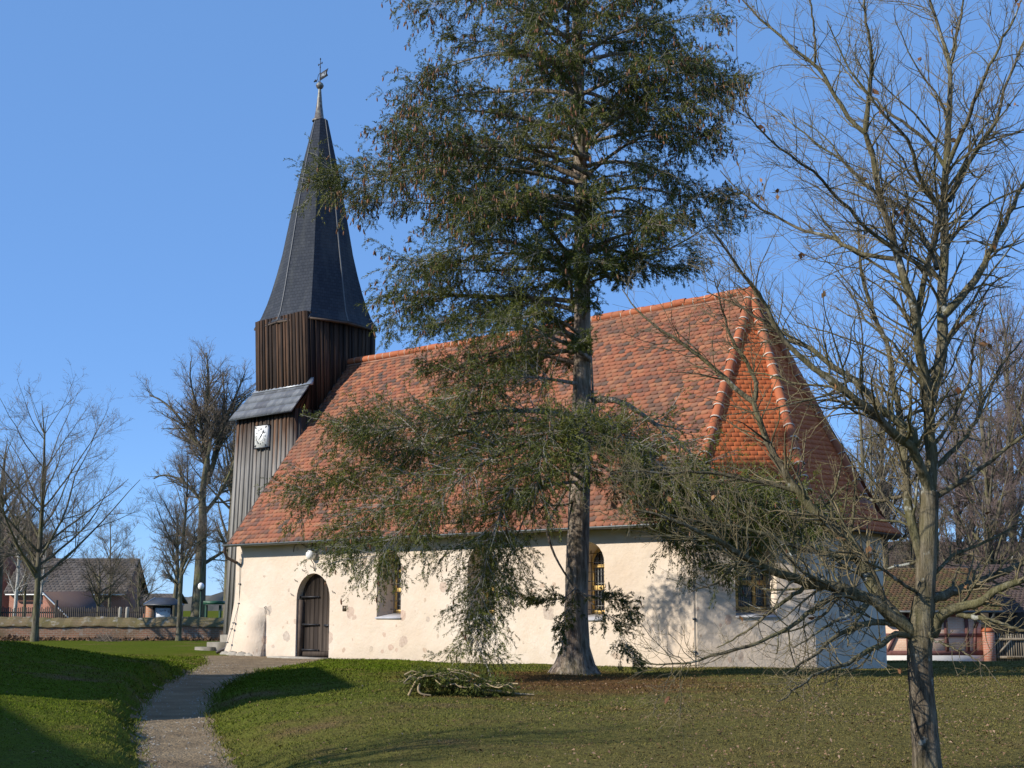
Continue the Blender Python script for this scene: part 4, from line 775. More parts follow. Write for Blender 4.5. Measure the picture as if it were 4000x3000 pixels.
# ------------------------------------------------------------------ oak in the foreground
OD = 12.0
oak_base = gp((3622-2000)/FPX*OD, OD)
oak = thing('oak_tree', 'young bare oak in the right foreground with lichen spotted limbs and few brown leaves', 'tree', oak_base)
M_obark = m_bark('oak_bark', (.15, .12, .085), (.27, .23, .175), .45, .35, 9)
M_olimb = m_bark('oak_limb_bark', (.155, .13, .085), (.27, .235, .16), .65, .45, 12)
M_otwig = plain('oak_twigs', (.19, .155, .09), .9, .1, 0, .4, 3)
OT = [(3632, 3075, 62), (3625, 3010, 54), (3612, 2850, 50), (3600, 2700, 47), (3592, 2560, 46), (3598, 2450, 49), (3612, 2330, 40), (3622, 2180, 38), (3630, 2020, 36), (3631, 1920, 35)]
LIMBS = [  # (pixel polyline, start and end half width, depth slope: + away, - towards the camera)
 ([(3631, 1925), (3638, 1800), (3631, 1670), (3625, 1576), (3613, 1500), (3598, 1400), (3583, 1300), (3574, 1215), (3534, 1097), (3503, 1003), (3480, 901), (3440, 784), (3425, 690), (3401, 580), (3378, 517)], 26, 13, -.2),
 ([(3378, 517), (3390, 439), (3401, 313), (3409, 219), (3386, 118), (3378, 0), (3370, -120)], 11, 4, -.3),
 ([(3380, 520), (3331, 486), (3284, 408), (3237, 329), (3182, 243), (3111, 196), (3017, 118), (2900, 0), (2840, -60)], 10, 3, .3),
 ([(3184, 246), (3186, 157), (3166, 0), (3150, -100)], 6, 3, -.2),
 ([(3625, 1580), (3656, 1498), (3687, 1357), (3683, 1293), (3683, 1136), (3691, 980), (3691, 823), (3695, 666), (3703, 549), (3711, 392), (3711, 251), (3691, 172), (3660, 94), (3629, 0), (3610, -100)], 26, 6, .25),
 ([(3711, 255), (3738, 157), (3762, 0), (3770, -90)], 9, 4, .2),
 ([(3583, 1225), (3597, 1136), (3621, 1042), (3644, 964), (3668, 870), (3676, 815), (3629, 752), (3597, 721), (3580, 655), (3566, 588), (3527, 525), (3425, 423), (3346, 313), (3280, 200), (3230, 80)], 13, 3, -.5),
 ([(3707, 784), (3738, 721), (3785, 627), (3832, 564), (3895, 470), (3911, 392), (3950, 274), (4000, 157), (4060, 60)], 12, 4, .45),
 ([(3697, 655), (3738, 564), (3777, 470), (3824, 353), (3864, 259), (3911, 172), (3958, 78), (4000, -20)], 11, 4, -.4),
 ([(3690, 650), (3629, 556), (3550, 494), (3472, 439), (3401, 376), (3330, 320), (3270, 230)], 9, 3, .5),
 ([(3690, 1230), (3707, 1207), (3785, 1129), (3832, 1058), (3879, 964), (3926, 870), (3973, 768), (4010, 700), (4060, 600)], 17, 9, .4),
 ([(3500, 1012), (3386, 995), (3284, 956), (3237, 917), (3143, 909), (3064, 862), (2986, 823), (2892, 752), (2813, 666)], 10, 3, .5),
 ([(3640, 1080), (3605, 1042), (3519, 987), (3425, 925), (3346, 854), (3268, 768), (3190, 682), (3096, 611), (3017, 564), (2962, 502), (2923, 455), (2876, 313)], 9, 3, -.6),
 ([(3660, 1050), (3629, 964), (3566, 870), (3503, 799), (3425, 760), (3362, 705), (3299, 627), (3221, 580), (3127, 517), (3049, 439)], 10, 3, .35),
 ([(3631, 1935), (3610, 1860), (3585, 1811), (3570, 1748), (3484, 1686), (3366, 1576), (3248, 1490), (3139, 1411), (3037, 1302), (2998, 1200), (2940, 1120), (2860, 1010), (2780, 900)], 22, 4, -.35),
 ([(3572, 1740), (3570, 1670), (3499, 1647), (3429, 1576), (3350, 1498), (3248, 1427), (3170, 1372), (3092, 1317), (2990, 1262), (2880, 1190), (2760, 1140)], 18, 3, .3),
 ([(3614, 2250), (3592, 2150), (3562, 2054), (3542, 1944), (3535, 1827), (3523, 1686), (3507, 1592), (3484, 1474), (3468, 1357), (3437, 1278), (3405, 1200), (3370, 1100), (3355, 960), (3352, 850)], 21, 6, .3),
 ([(3572, 2480), (3484, 2407), (3405, 2344), (3327, 2305), (3248, 2289), (3170, 2281), (3076, 2250), (2974, 2217), (2900, 2171), (2800, 2110), (2700, 2062), (2600, 2020), (2480, 1990)], 27, 5, -.45),
 ([(3580, 2490), (3523, 2438), (3452, 2352), (3397, 2273), (3350, 2164), (3280, 2086), (3202, 2023), (3139, 1952), (3092, 1882), (3037, 1796), (2998, 1733), (2966, 1639), (2943, 1568)], 30, 15, .3),
 ([(2945, 1572), (2959, 1513), (2935, 1443), (2896, 1388), (2857, 1325), (2833, 1247), (2815, 1180), (2790, 1090)], 11, 3, -.2),
 ([(2945, 1572), (2880, 1521), (2833, 1474), (2763, 1412), (2700, 1365), (2600, 1300), (2500, 1230), (2430, 1130)], 12, 3, .4),
 ([(3640, 2480), (3664, 2410), (3742, 2368), (3813, 2360), (3860, 2328), (3907, 2297), (3954, 2281), (4020, 2255), (4100, 2200)], 24, 12, -.35),
 ([(3740, 2400), (3790, 2408), (3834, 2415), (3906, 2436), (4000, 2465), (4080, 2490)], 11, 7, -.6),
 ([(3640, 2340), (3707, 2317), (3762, 2295), (3834, 2270), (3906, 2241), (3979, 2208), (4060, 2170)], 20, 14, .5),
 ([(3645, 1945), (3742, 1890), (3813, 1843), (3907, 1772), (4000, 1701), (4080, 1640)], 12, 7, -.45),
 ([(3560, 2470), (3480, 2430), (3412, 2427), (3361, 2443), (3289, 2468), (3248, 2504), (3207, 2545), (3130, 2591), (3060, 2640)], 14, 4, -.8),
 ([(3570, 2490), (3520, 2472), (3474, 2489), (3443, 2520), (3392, 2545), (3340, 2571), (3300, 2601), (3253, 2607), (3187, 2632), (3146, 2663), (3095, 2699), (3040, 2740)], 13, 3, -1.0),
 ([(3299, 2308), (3228, 2345), (3177, 2381), (3120, 2422), (3069, 2458), (3002, 2489), (2900, 2535), (2794, 2553), (2731, 2585), (2645, 2594), (2560, 2600), (2470, 2570)], 11, 2.5, -.3),
 ([(3166, 2282), (3095, 2325), (3048, 2361), (3002, 2392), (2941, 2448), (2880, 2490), (2800, 2530)], 9, 3, .5),
 ([(3355, 2170), (3289, 2187), (3217, 2161), (3146, 2146), (3100, 2135), (3054, 2110), (2992, 2094), (2931, 2069), (2840, 2050), (2720, 2040), (2600, 2010), (2500, 1960)], 11, 2.5, -.6),
 ([(3200, 2015), (3142, 1928), (3057, 1899), (3000, 1891), (2894, 1867), (2853, 1859), (2792, 1850), (2711, 1842), (2600, 1850), (2480, 1840), (2380, 1850)], 11, 2.5, -.3),
 ([(3540, 1930), (3440, 1960), (3350, 1940), (3260, 1955), (3180, 1990)], 8, 3, .6),
 ([(3612, 2330), (3540, 2290), (3470, 2240), (3380, 2190), (3300, 2150), (3200, 2170)], 8, 3, -.8),
 ([(3610, 2300), (3680, 2200), (3760, 2150), (3850, 2120), (3950, 2060), (4040, 2030)], 9, 4, .7),
 ([(3625, 2200), (3540, 2200), (3440, 2230), (3350, 2230)], 7, 3, .9),
 ([(3610, 2440), (3640, 2500), (3720, 2530), (3790, 2560), (3850, 2600)], 6, 2, -1.2),
 ([(3633, 1850), (3700, 1780), (3780, 1700), (3850, 1560), (3900, 1440), (3990, 1330)], 11, 5, .5),
 ([(3633, 1760), (3720, 1640), (3790, 1480), (3800, 1330), (3850, 1180)], 9, 4, -.5),
 ([(2898, 2170), (2850, 2230), (2790, 2280), (2700, 2310)], 7, 2.5, -.3), ([(3400, 2345), (3330, 2400), (3250, 2430), (3170, 2490), (3100, 2530)], 9, 3, -.4)]
kpx = OD/FPX
ob = MB(); tp_ = [(*pD(u, v, OD), r*kpx) for u, v, r in OT]; tp_ = resample(smooth(np.array(tp_)), 34); ob.tubes(tp_[:, :3], tp_[:, 3], 14)
V = ob.V[0].reshape(34, 14, 3); c = tp_[:, None, :3]; V[:] = c + (V-c)*(1+np.random.default_rng(3).normal(0, .025, (34, 14))+.05*np.sin(np.arange(14)*2.2)[None])[..., None]; ob.V[0] = V.reshape(-1, 3)
ob.build('trunk', M_obark, oak, smooth=True)
LP = []; LR = []; ends = {}; rng = np.random.default_rng(21)
for q, r0, r1, sl in LIMBS:
    u0, v0 = q[0]; d0 = 0.0
    best = None
    for (Pk, _), qq in zip(zip(LP, LR), range(len(LP))):     # start at the depth of the limb it grows from
        uv = ends[qq]; dist = np.hypot(uv[:, 0]-u0, uv[:, 1]-v0); j = dist.argmin()
        if dist[j] < 40 and (best is None or dist[j] < best[0]): best = (dist[j], uv[j, 2])
    d0 = best[1] if best else 0.0
    uu = smooth(np.array(q, float), 1); s = np.concatenate([[0], np.cumsum(np.linalg.norm(np.diff(uu, axis=0), axis=1))])
    dd = d0 + sl*s*kpx*.75 + .10*np.sin(s/160+len(LP)) - .10*math.sin(len(LP))
    P = np.stack([pD(a, c_, OD+x) for (a, c_), x in zip(uu, dd)]); ends[len(LP)] = np.column_stack([uu, dd])
    P = resample(P, 20); P[1:-1] += rng.normal(0, .006, (18, 3)); LP.append(P); LR.append(np.linspace(r0*kpx, max(r1*kpx*.7, .004), 20)**1.0)
LP = np.stack(LP); LR = np.stack(LR)
ol = MB(); ol.tubes(LP, LR, 8)
O2, o2 = grow(rng, LP, LR, 520, .12, 1, .34, 48, 12, .10, 9, .15, .42, .0042, .25, 1.3, .3); ol.tubes(O2, o2, 5)
ol.build('limbs', M_olimb, oak, smooth=True)
O3, o3 = grow(rng, np.concatenate([O2, LP[:, 2::2][:, :9]]), np.concatenate([o2, LR[:, 2::2][:, :9]*.6]), 3600, .1, 1, .42, 46, 13, .12, 6, .17, .55, .0023, .12, .55, .3)
O4, o4 = grow(rng, O3, o3, 9500, .15, 1, .5, 44, 14, .10, 4, .14, .7, .0016, .05, .22, .3)
ot = MB(); ot.tubes(O3, o3, 4); ot.tubes(O4, o4, 3); ot.build('twigs', M_otwig, oak)
lf = MB(); leaves(rng, lf, O4[rng.choice(len(O4), 60), -1], .075, 2, hang=.8, wid=.6); lf.build('withered_leaves', M_dead, oak)
# ------------------------------------------------------------------ trees beyond the churchyard, left
def px_tree(u, v_base, d, z=None): r = (u-2000)/FPX*d; return gp(r, d) if z is None else rd(r, d, z)
def px_limb(q, r0, r1, d, sl):
    P = [pD(u, v, d+sl*i*.4) for i, (u, v) in enumerate(q)]; return np.column_stack([np.array(P), np.linspace(r0, r1, len(q))])
bare_tree('bare_tree', 'spreading bare tree before the brick boundary wall, nearest the left edge', px_tree(165, 2495, 64), 11.6, .16, 11, .23, .50, (26, 190, 1700, 7000), 40, leafn=40, prof=lambda x: (1-x)**.45*1.0+.10)
bare_tree('bare_tree', 'slim bare tree with yellowish lower twigs before the boundary wall beside the tower', px_tree(718, 2493, 65), 9.6, .12, 12, .24, .36, (26, 190, 1700, 7000), 46, leafn=120, prof=lambda x: (1-x)**.5*.8+.15)
q = [px_limb(a, r0, r1, 82, s) for a, r0, r1, s in (([(815, 1890), (800, 1770), (752, 1708), (690, 1614), (627, 1559), (584, 1543)], .17, .04, .3), ([(812, 1840), (800, 1614), (815, 1496), (807, 1378)], .18, .04, -.3), ([(818, 1860), (847, 1770), (870, 1676), (909, 1574), (956, 1460)], .17, .04, .4), ([(803, 2000), (860, 1930), (920, 1800), (960, 1650)], .13, .03, -.5), ([(808, 1990), (730, 1880), (640, 1850), (600, 1870)], .13, .04, .2), ([(805, 1750), (770, 1600), (740, 1480), (745, 1410)], .12, .03, -.6), ([(830, 1800), (880, 1600), (870, 1450)], .12, .03, .6), ([(800, 2200), (880, 2150), (960, 2100)], .12, .04, .2), ([(800, 2120), (720, 2080), (640, 2100)], .11, .04, -.2))]
bare_tree('lime_tree', 'tall old bare lime tree with stout forking trunk rising behind the tower', px_tree(790, 2420, 82), 13.2, .46, 13, .4, .3, (8, 190, 2000, 8500), limbs=q, twr=.006)
# ------------------------------------------------------------------ more trees, left background
bare_tree('lime_tree', 'second old bare lime tree half hidden behind the timber tower', px_tree(905, 2420, 86), 14.5, .30, 14, .35, .30, (18, 140, 1100, 3800), 52, stems=2, twr=.006)
bg = thing('hedge_bush', 'low dry brush heap against the brick boundary wall', 'bush', px_tree(435, 2492, 64.6))
rng = np.random.default_rng(5); b = MB(); n = 260; p0 = np.column_stack([rng.normal(0, .35, n), rng.normal(0, .18, n), np.zeros(n)]); d = unit(rng.normal(size=(n, 3))*A(1, 1, .45)+A(0, 0, .55)); l = rng.uniform(.3, .75, (n, 1))
b.tubes(np.stack([p0+d*l*t+A(0, 0, -.12)*t*t for t in (0, .35, .7, 1)], 1), np.full((n, 4), .012)*A(1, .8, .6, .3), 3, rng.random(n)); b.build('twigs', M_twigbg, bg, org=A(0, 0, 0))
for i, (u, d, h, tr, sd, lab, kw) in enumerate((
  (85, 84, 8.5, .13, 31, 'white barked birch at the left edge before the brick house', dict(mats=(M_birch, M_twigbg), ang=62, spread=.26)),
  (120, 85, 8.0, .10, 32, 'grey slender tree between the two birches at the left', dict(ang=60, spread=.24)),
  (168, 83, 7.0, .09, 33, 'thin leaning birch with very white trunk left of the barn', dict(mats=(M_birch, M_twigbg), ang=62, spread=.24, lean=(.06, .05))),
  (10, 78, 11.5, .34, 34, 'dark thick trunked tree cut by the left edge of the picture', dict(ang=50, spread=.34)),
  (405, 88, 5.0, .16, 35, 'low knotty fruit tree in front of the barn wall', dict(ang=38, spread=.55, bole=.30)),
  (447, 92, 8.2, .11, 36, 'straight young tree standing before the right corner of the barn', dict(ang=48, spread=.30, bole=.30)),
  (560, 100, 5.5, .13, 37, 'rounded thicket tree between barn and notice board', dict(ang=40, spread=.55, bole=.12)),
  (695, 74, 7.5, .17, 38, 'stout smooth trunked tree right beside the notice board', dict(ang=52, spread=.32, bole=.35)),
  (960, 96, 6.5, .12, 39, 'low scrub tree directly behind the tower foot', dict(ang=40, spread=.5, bole=.1)))):
    bare_tree('bare_tree', lab, px_tree(u, 0, d), h, tr, sd, kw.pop('bole', .25), kw.pop('spread'), (18, 120, 800, 2400), kw.pop('ang'), twr=.0055, **kw)
# distant wood line and hills on the horizon
hb = MB(); M_hill = m_leafy('distant_wood', [(.075, .075, .06), (.12, .11, .085), (.16, .135, .10)], 0, .95, .5, .05)
rs = np.linspace(-420, 420, 420); rng = np.random.default_rng(8); prof_ = 5.2 + 1.5*np.sin(rs*.013+1) + 1.0*np.sin(rs*.041) + np.abs(rng.normal(0, .8, 420)) + .7*np.sin(rs*.31)
V = []; 
for k_, (dd, f_) in enumerate(((0, 0), (6, .55), (16, .92), (30, 1.0), (90, .9))): V.append([rd(r, 420+dd, -2 + (p*f_+rng.normal(0, .35)*f_)) for r, p in zip(rs, prof_)])
V = np.array(V).reshape(-1, 3); i = (np.arange(4)*420)[:, None]+np.arange(419)[None]; hb.add(V, np.stack([i, i+1, i+421, i+420], -1).reshape(-1, 4), rng.random(4*419))
tag(hb.build('hills', M_hill), kind='structure')
# ------------------------------------------------------------------ boundary wall, left
M_wallbrick = m_brick('old_brick_wall', (.36, .16, .095), (.24, .135, .09), (.36, .29, .22), 1.0, .9, YAW, (.15, .11, .06))
wl = thing('boundary_wall', 'long low brick churchyard wall with mossy sloping coping', 'wall', px_tree(400, 0, 67))
b = MB(); c = MB(); us = np.linspace(-400, 1250, 60)
prev = None
for u in us:
    d = 67 + .0006*(u-400); r = (u-2000)/FPX*d; g = rd(r, d, -.3); zt = 1.02 + .03*math.sin(u*.02)+.02*math.sin(u*.11)
    row = [g, rd(r, d+.02, zt-.40), rd(r, d-.05, zt-.40), rd(r, d-.06, zt-.34), rd(r, d+.42, zt+.05), rd(r, d+.60, zt-.02), rd(r, d+.58, -.3)]
    if prev is not None:
        b.add([prev[0], g, row[1], prev[1]], np.array([[0, 1, 2, 3]])); b.add([row[6], prev[6], prev[5], row[5]], np.array([[0, 1, 2, 3]]))
        c.add([prev[2], row[2], row[3], prev[3], row[4], prev[4], row[5], prev[5]], np.array([[0, 1, 2, 3], [3, 2, 4, 5], [5, 4, 6, 7]])); c.add([prev[1], row[1], row[2], prev[2]], np.array([[0, 1, 2, 3]]))
    prev = row
b.build('brickwork', M_wallbrick, wl); M_cop = m_brick('mossy_coping', (.20, .14, .08), (.17, .125, .065), (.20, .16, .10), .8, .9, YAW, (.14, .12, .045)); c.build('coping', M_cop, wl)
fe = thing('picket_fence', 'dark picket fence seen just above the boundary wall', 'fence', px_tree(300, 0, 78))
b = MB(); M_fence = plain('dark_fence_wood', (.07, .06, .05), .9, .1, 0, .3, 3); rng = np.random.default_rng(3)
for u in np.arange(-60, 620, 7.5):
    d = 78; r = (u-2000)/FPX*d; z1 = 1.52+rng.normal(0, .03); q = [rd(r+a, d+c_, z) for z in (0, z1) for a, c_ in ((-.03, 0), (.03, 0), (.03, .02), (-.03, .02))]; b.hexa(q, rng.random())
b.build('pickets', M_fence, fe); b = MB()
for z in (.45, 1.2): b.hexa([rd((u-2000)/FPX*78, 78+dd, zz_) for zz_ in (z, z+.08) for u, dd in ((-70, .02), (630, .02), (630, .06), (-70, .06))])
b.build('rails', M_fence, fe)
for i, u in enumerate((490, 517)):
    fp = thing('fence_post', ('pale stone post at the end of the picket fence, left of the gap', 'pale stone post right of the gap beside the picket fence')[i], 'post', px_tree(u, 0, 77.5)); b = MB(); g = px_tree(u, 0, 77.5)
    b.tubes([g, g+A(0, 0, 1.45), g+A(0, 0, 1.55)], [.10, .09, .05], 8, cap=True); b.build('shaft', M_stone, fp)
# ------------------------------------------------------------------ buildings, left
M_redbrick = m_brick('red_brick', (.36, .12, .075), (.30, .105, .07), (.36, .27, .22), 1.0, .3, YAW, (.16, .09, .07))
M_greyroof = m_tile('grey_barn_roof', [(.085, .075, .068), (.115, .10, .09), (.14, .12, .105)], .9, .25)
M_darkroof = m_tile('dark_house_roof', [(.06, .045, .042), (.085, .06, .055), (.10, .075, .065)], .9, .25)
def gable_house(th, org, ax, L, Wd, he, hr, mw, mr, ov=.35, holes=()):
    """org = near left corner, ax = direction of the long front, going right"""
    ax = unit(A(*ax)); nx = A(-ax[1], ax[0], 0); o_ = A(*org)
    def P(s, t, z): return o_ + ax*s + nx*t + A(0, 0, z)
    w_ = MB(); w_.add([P(0, 0, -.5), P(L, 0, -.5), P(L, Wd, -.5), P(0, Wd, -.5), P(0, 0, he), P(L, 0, he), P(L, Wd, he), P(0, Wd, he), P(0, Wd/2, hr-.12), P(L, Wd/2, hr-.12)], [np.array([[0, 1, 5, 4], [2, 3, 7, 6], [1, 2, 6, 5], [3, 0, 4, 7]]), np.array([[5, 6, 9], [7, 4, 8]])])
    w_.build('wall', mw, th)
    r_ = MB(); k = ov*(hr-he)/(Wd/2)
    for t0, sg in ((0, 1), (Wd, -1)):
        for dz in (0, .14): r_.add([P(-ov, t0-sg*ov, he-k+dz), P(L+ov, t0-sg*ov, he-k+dz), P(L+ov, Wd/2, hr+dz), P(-ov, Wd/2, hr+dz)], np.array([[0, 1, 2, 3]]))
        r_.add([P(-ov, t0-sg*ov, he-k), P(L+ov, t0-sg*ov, he-k), P(L+ov, t0-sg*ov, he-k+.14), P(-ov, t0-sg*ov, he-k+.14)], np.array([[0, 1, 2, 3]]), .2)
        for s_ in (-ov, L+ov): r_.add([P(s_, t0-sg*ov, he-k), P(s_, Wd/2, hr), P(s_, Wd/2, hr+.14), P(s_, t0-sg*ov, he-k+.14)], np.array([[0, 1, 2, 3]]), .1)
    tiles(r_, P(-ov, -ov, he-k+.142), P(L+ov, -ov, he-k+.142), P(L+ov, Wd/2, hr+.142), P(-ov, Wd/2, hr+.142), .34, .34, .03, .04, 5, .006)
    r_.build('roof', mr, th); return P
bd = 108.0
barn = thing('brick_barn', 'long red brick barn with plain grey roof beyond the boundary wall', 'barn', px_tree(340, 0, bd))
P = gable_house(barn, gp((60-2000)/FPX*bd, bd)*A(1, 1, 0), rd(1, .05)-rd(0, 0), 8.7, 7.5, 2.75, 5.25, M_redbrick, M_greyroof)
b = MB(); b.hexa([P(s, t, z) for z in (2.42, 2.50) for s, t in ((-.2, -.46), (8.9, -.46), (8.9, -.36), (-.2, -.36))]); b.build('gutter', M_white, barn)
shed = thing('lean_to_shed', 'small shed with dark sloping roof and brick gable before the barn', 'shed', px_tree(290, 0, 98))
o_ = gp((190-2000)/FPX*98, 98); b = MB(); ax = unit(rd(1, .0)-rd(0, 0)); ny = A(-ax[1], ax[0], 0)
def Q(s, t, z): return o_*A(1, 1, 0) + ax*s + ny*t + A(0, 0, z)
b.add([Q(0, 0, -.3), Q(1.7, 0, -.3), Q(1.7, 0, .9), Q(.05, 0, 2.3), Q(0, 0, 2.3), Q(0, 5, -.3), Q(1.7, 5, -.3), Q(1.7, 5, .9), Q(0, 5, 2.3)], [np.array([[0, 1, 2, 3, 4]]), np.array([[1, 6, 7, 2], [5, 0, 4, 8]])]); b.build('wall', M_redbrick, shed)
b = MB(); b.hexa([Q(.1, -.25, 2.45), Q(1.95, -.25, .75), Q(3.7, 5.2, .55), Q(1.7, 5.2, 2.55), Q(.1, -.25, 2.58), Q(1.95, -.25, .88), Q(3.7, 5.2, .68), Q(1.7, 5.2, 2.68)]); b.build('roof', M_darkroof, shed)
b = MB(); b.tubes([Q(.05, -.3, 2.52), Q(2.0, -.3, .72)], [.05, .05], 4); b.build('barge_board', M_white, shed)
b = MB()
for s in (.15, 1.35): b.box(-.08, .08, -.08, .08, -.3, 2.0, o=Q(s, -1.2, 0))
b.build('post', M_fence, shed)
hs = thing('brick_house', 'tall brick house with steep dark roof at the left edge', 'house', px_tree(60, 0, 112))
P = gable_house(hs, gp((-190-2000)/FPX*112, 112)*A(1, 1, 0), rd(1, -.55)-rd(0, 0), 4.4, 8.0, 4.4, 8.6, M_redbrick, M_darkroof)
low = thing('brick_outhouse', 'low brick outhouse with pale gutter behind the notice board', 'outhouse', px_tree(590, 0, 130))
P = gable_house(low, gp((545-2000)/FPX*130, 130)*A(1, 1, 0), rd(1, .0)-rd(0, 0), 3.6, 4, 1.9, 2.6, M_redbrick, M_greyroof)
b = MB(); b.hexa([P(s, t, z) for z in (1.62, 1.72) for s, t in ((-.3, -.5), (3.9, -.5), (3.9, -.38), (-.3, -.38))]); b.build('gutter', M_white, low)
# notice board shelter
nb_d = 72.0; nbp = gp((652-2000)/FPX*nb_d, nb_d)*A(1, 1, 0); nb = thing('notice_board', 'roofed notice board with white panel and brick pier behind the boundary wall', 'notice board', nbp)
ax = unit(rd(1, .0)-rd(0, 0)); ny = A(-ax[1], ax[0], 0); k = nb_d/FPX
def Q(u, z, t=0.0): return nbp + ax*((u-652)*k) + ny*t + A(0, 0, z)
def vz(v): return 1.63 + (2365-v)*k
b = MB(); b.hexa([Q(588, 0), Q(619, 0), Q(619, 0, .5), Q(588, 0, .5), Q(588, vz(2358)), Q(619, vz(2358)), Q(619, vz(2358), .5), Q(588, vz(2358), .5)]); b.build('brick_pier', m_brick('pier_brick', (.45, .21, .11), (.40, .18, .10), (.35, .28, .22), 1, .15, YAW), nb)
b = MB(); e0, e1, zr, ze_ = 585, 722, vz(2335), vz(2361)
r_ = [Q(e0, ze_, -.35), Q(e1, ze_, -.35), Q(e1, ze_, .85), Q(e0, ze_, .85), Q(618, zr, .25), Q(690, zr, .25)]
b.add(r_+[q-A(0, 0, .05) for q in r_[:4]], [np.array([[0, 1, 5, 4], [2, 3, 4, 5], [6, 7, 1, 0], [7, 8, 2, 1], [8, 9, 3, 2], [9, 6, 0, 3], [9, 8, 7, 6]]), np.array([[1, 2, 5], [3, 0, 4]])]); b.build('roof', M_slate, nb)
b = MB(); b.tubes([Q(e0, ze_+.01, -.35), Q(618, zr+.01, .25)], [.03, .03], 5); b.tubes([Q(e0+4, ze_+.01, -.30), Q(618, zr+.01, .25)], [.03, .03], 5); b.build('hip_flashing', M_lead, nb)
b = MB()
for u in (619, 687): b.hexa([Q(u-3, 0, .0), Q(u+3, 0, .0), Q(u+3, 0, .1), Q(u-3, 0, .1), Q(u-3, vz(2361), 0), Q(u+3, vz(2361), 0), Q(u+3, vz(2361), .1), Q(u-3, vz(2361), .1)])
b.hexa([Q(616, vz(2374), -.01), Q(690, vz(2374), -.01), Q(690, vz(2374), .1), Q(616, vz(2374), .1), Q(616, vz(2366), -.01), Q(690, vz(2366), -.01), Q(690, vz(2366), .1), Q(616, vz(2366), .1)]); b.build('panel_frame', M_black, nb)
b = MB(); b.hexa([Q(622, .8, .04), Q(684, .8, .04), Q(684, .8, .08), Q(622, .8, .08), Q(622, vz(2374), .04), Q(684, vz(2374), .04), Q(684, vz(2374), .08), Q(622, vz(2374), .08)]); pn = b.build('panel', plain('pale_panel', (.62, .66, .74), .5, .3, 0, .06, 3), nb)
rng = np.random.default_rng(2); M_fad = plain('faded_blue', (.20, .22, .32), .6)
for i, (u, v) in enumerate(((629, 2390), (632, 2394), (643, 2386), (648, 2387), (653, 2385), (661, 2383), (664, 2385), (674, 2387), (677, 2391))): b = MB(); b.tubes([Q(u-1.5, vz(v+1.5), .03), Q(u, vz(v-2), .03), Q(u+1.5, vz(v+1), .03)], [.012]*3, 4); b.build('faded_letter', M_fad, pn)
# street lamp
lp = px_tree(798, 0, 76)*A(1, 1, 0); kk = 76/FPX; lamp_ = thing('street_lamp', 'street lamp with white globe on thin green post left of the tower', 'street lamp', lp)
b = MB(); zt = 1.63+(2365-2306)*kk; b.tubes([lp, lp+A(0, 0, .6), lp+A(0, 0, .62), lp+A(0, 0, zt)], [.055, .055, .038, .03], 8); b.build('post', plain('green_post', (.03, .075, .045), .5, .4), lamp_)
b = MB(); u_ = np.linspace(0, math.pi, 9); v_ = np.linspace(0, 2*math.pi, 15)[:-1]; zc = 1.63+(2365-2292)*kk; b.add([lp + A(0, 0, zc) + A(.17*math.sin(p)*math.cos(q), .17*math.sin(p)*math.sin(q), .20*math.cos(p)) for p in u_ for q in v_], np.array([[i*14+j, i*14+14+j, i*14+14+(j+1) % 14, i*14+(j+1) % 14] for i in range(8) for j in range(14)]))
M_globe = plain('white_globe', (.9, .9, .9), .25, .5, 0, .02, 5); b.build('globe', M_globe, lamp_, smooth=True); b = MB(); b.tubes([lp+A(0, 0, zc-.26), lp+A(0, 0, zc-.17)], [.07, .09], 8); b.build('collar', M_iron, lamp_)
sg = px_tree(845, 0, 80)*A(1, 1, 0); gs = thing('green_shelter', 'small green roofed stand between lime trunk and tower', 'stand', sg); kk = 80/FPX
b = MB(); b.hexa([sg + ax*(a*kk) + ny*t + A(0, 0, z) for z in (1.63-(2361-2365)*kk-.0, 1.63+(2365-2348)*kk) for a, t in ((-36, 0), (36, 0), (36, 1.2), (-36, 1.2))]); b.build('roof', plain('green_sheet', (.02, .085, .05), .5, .4), gs)
b = MB()
for a in (-28, 26): b.box(-.06, .06, -.06, .06, -.2, 1.65, o=sg+ax*(a*kk)+ny*.3)
b.build('post', plain('green_timber', (.02, .06, .04), .7), gs)
# ------------------------------------------------------------------ right: half timbered barn, gate, far buildings
hd_ = 70.0; kk = hd_/FPX; zb = float(height((3650-2000)*kk, hd_, False))
def H(u, v, t=0.0): return rd((u-2000)*kk, hd_+t, 1.63+(2365-v)*kk)
ht = thing('half_timbered_barn', 'low half timbered brick barn with mossy red roof behind the church', 'barn', H(3640, 2575)*A(1, 1, 0)+A(0, 0, zb))
M_infill = m_brick('pale_brick_infill', (.74, .47, .34), (.68, .40, .27), (.70, .55, .42), 1, .2, YAW, (.62, .45, .33)); M_beam = plain('dark_red_beam', (.16, .075, .065), .85, .1, 0, .3, 4)
b = MB(); b.hexa([H(3380, 2600, .02), H(3805, 2600, .02), H(3805, 2600, 8), H(3380, 2600, 8), H(3380, 2384), H(3805, 2384), H(3805, 2384, 8), H(3380, 2384, 8)]); b.build('wall', M_infill, ht)
b = MB(); b.hexa([H(3376, 2610, -.06), H(3806, 2610, -.06), H(3806, 2610), H(3376, 2610), H(3376, 2554, -.06), H(3806, 2554, -.06), H(3806, 2554), H(3376, 2554)]); b.build('plinth', plain('white_plinth', (.62, .58, .52), .9, .1, 0, .1, 3), ht)
bm = MB()
def beam(u0, v0, u1, v1, wd):
    d = unit(A(u1-u0, v1-v0)); n_ = A(-d[1], d[0])*wd/2
    q = [(u0+n_[0], v0+n_[1]), (u1+n_[0], v1+n_[1]), (u1-n_[0], v1-n_[1]), (u0-n_[0], v0-n_[1])]; bm.hexa([H(*p) for p in q]+[H(*p, -.05) for p in q])
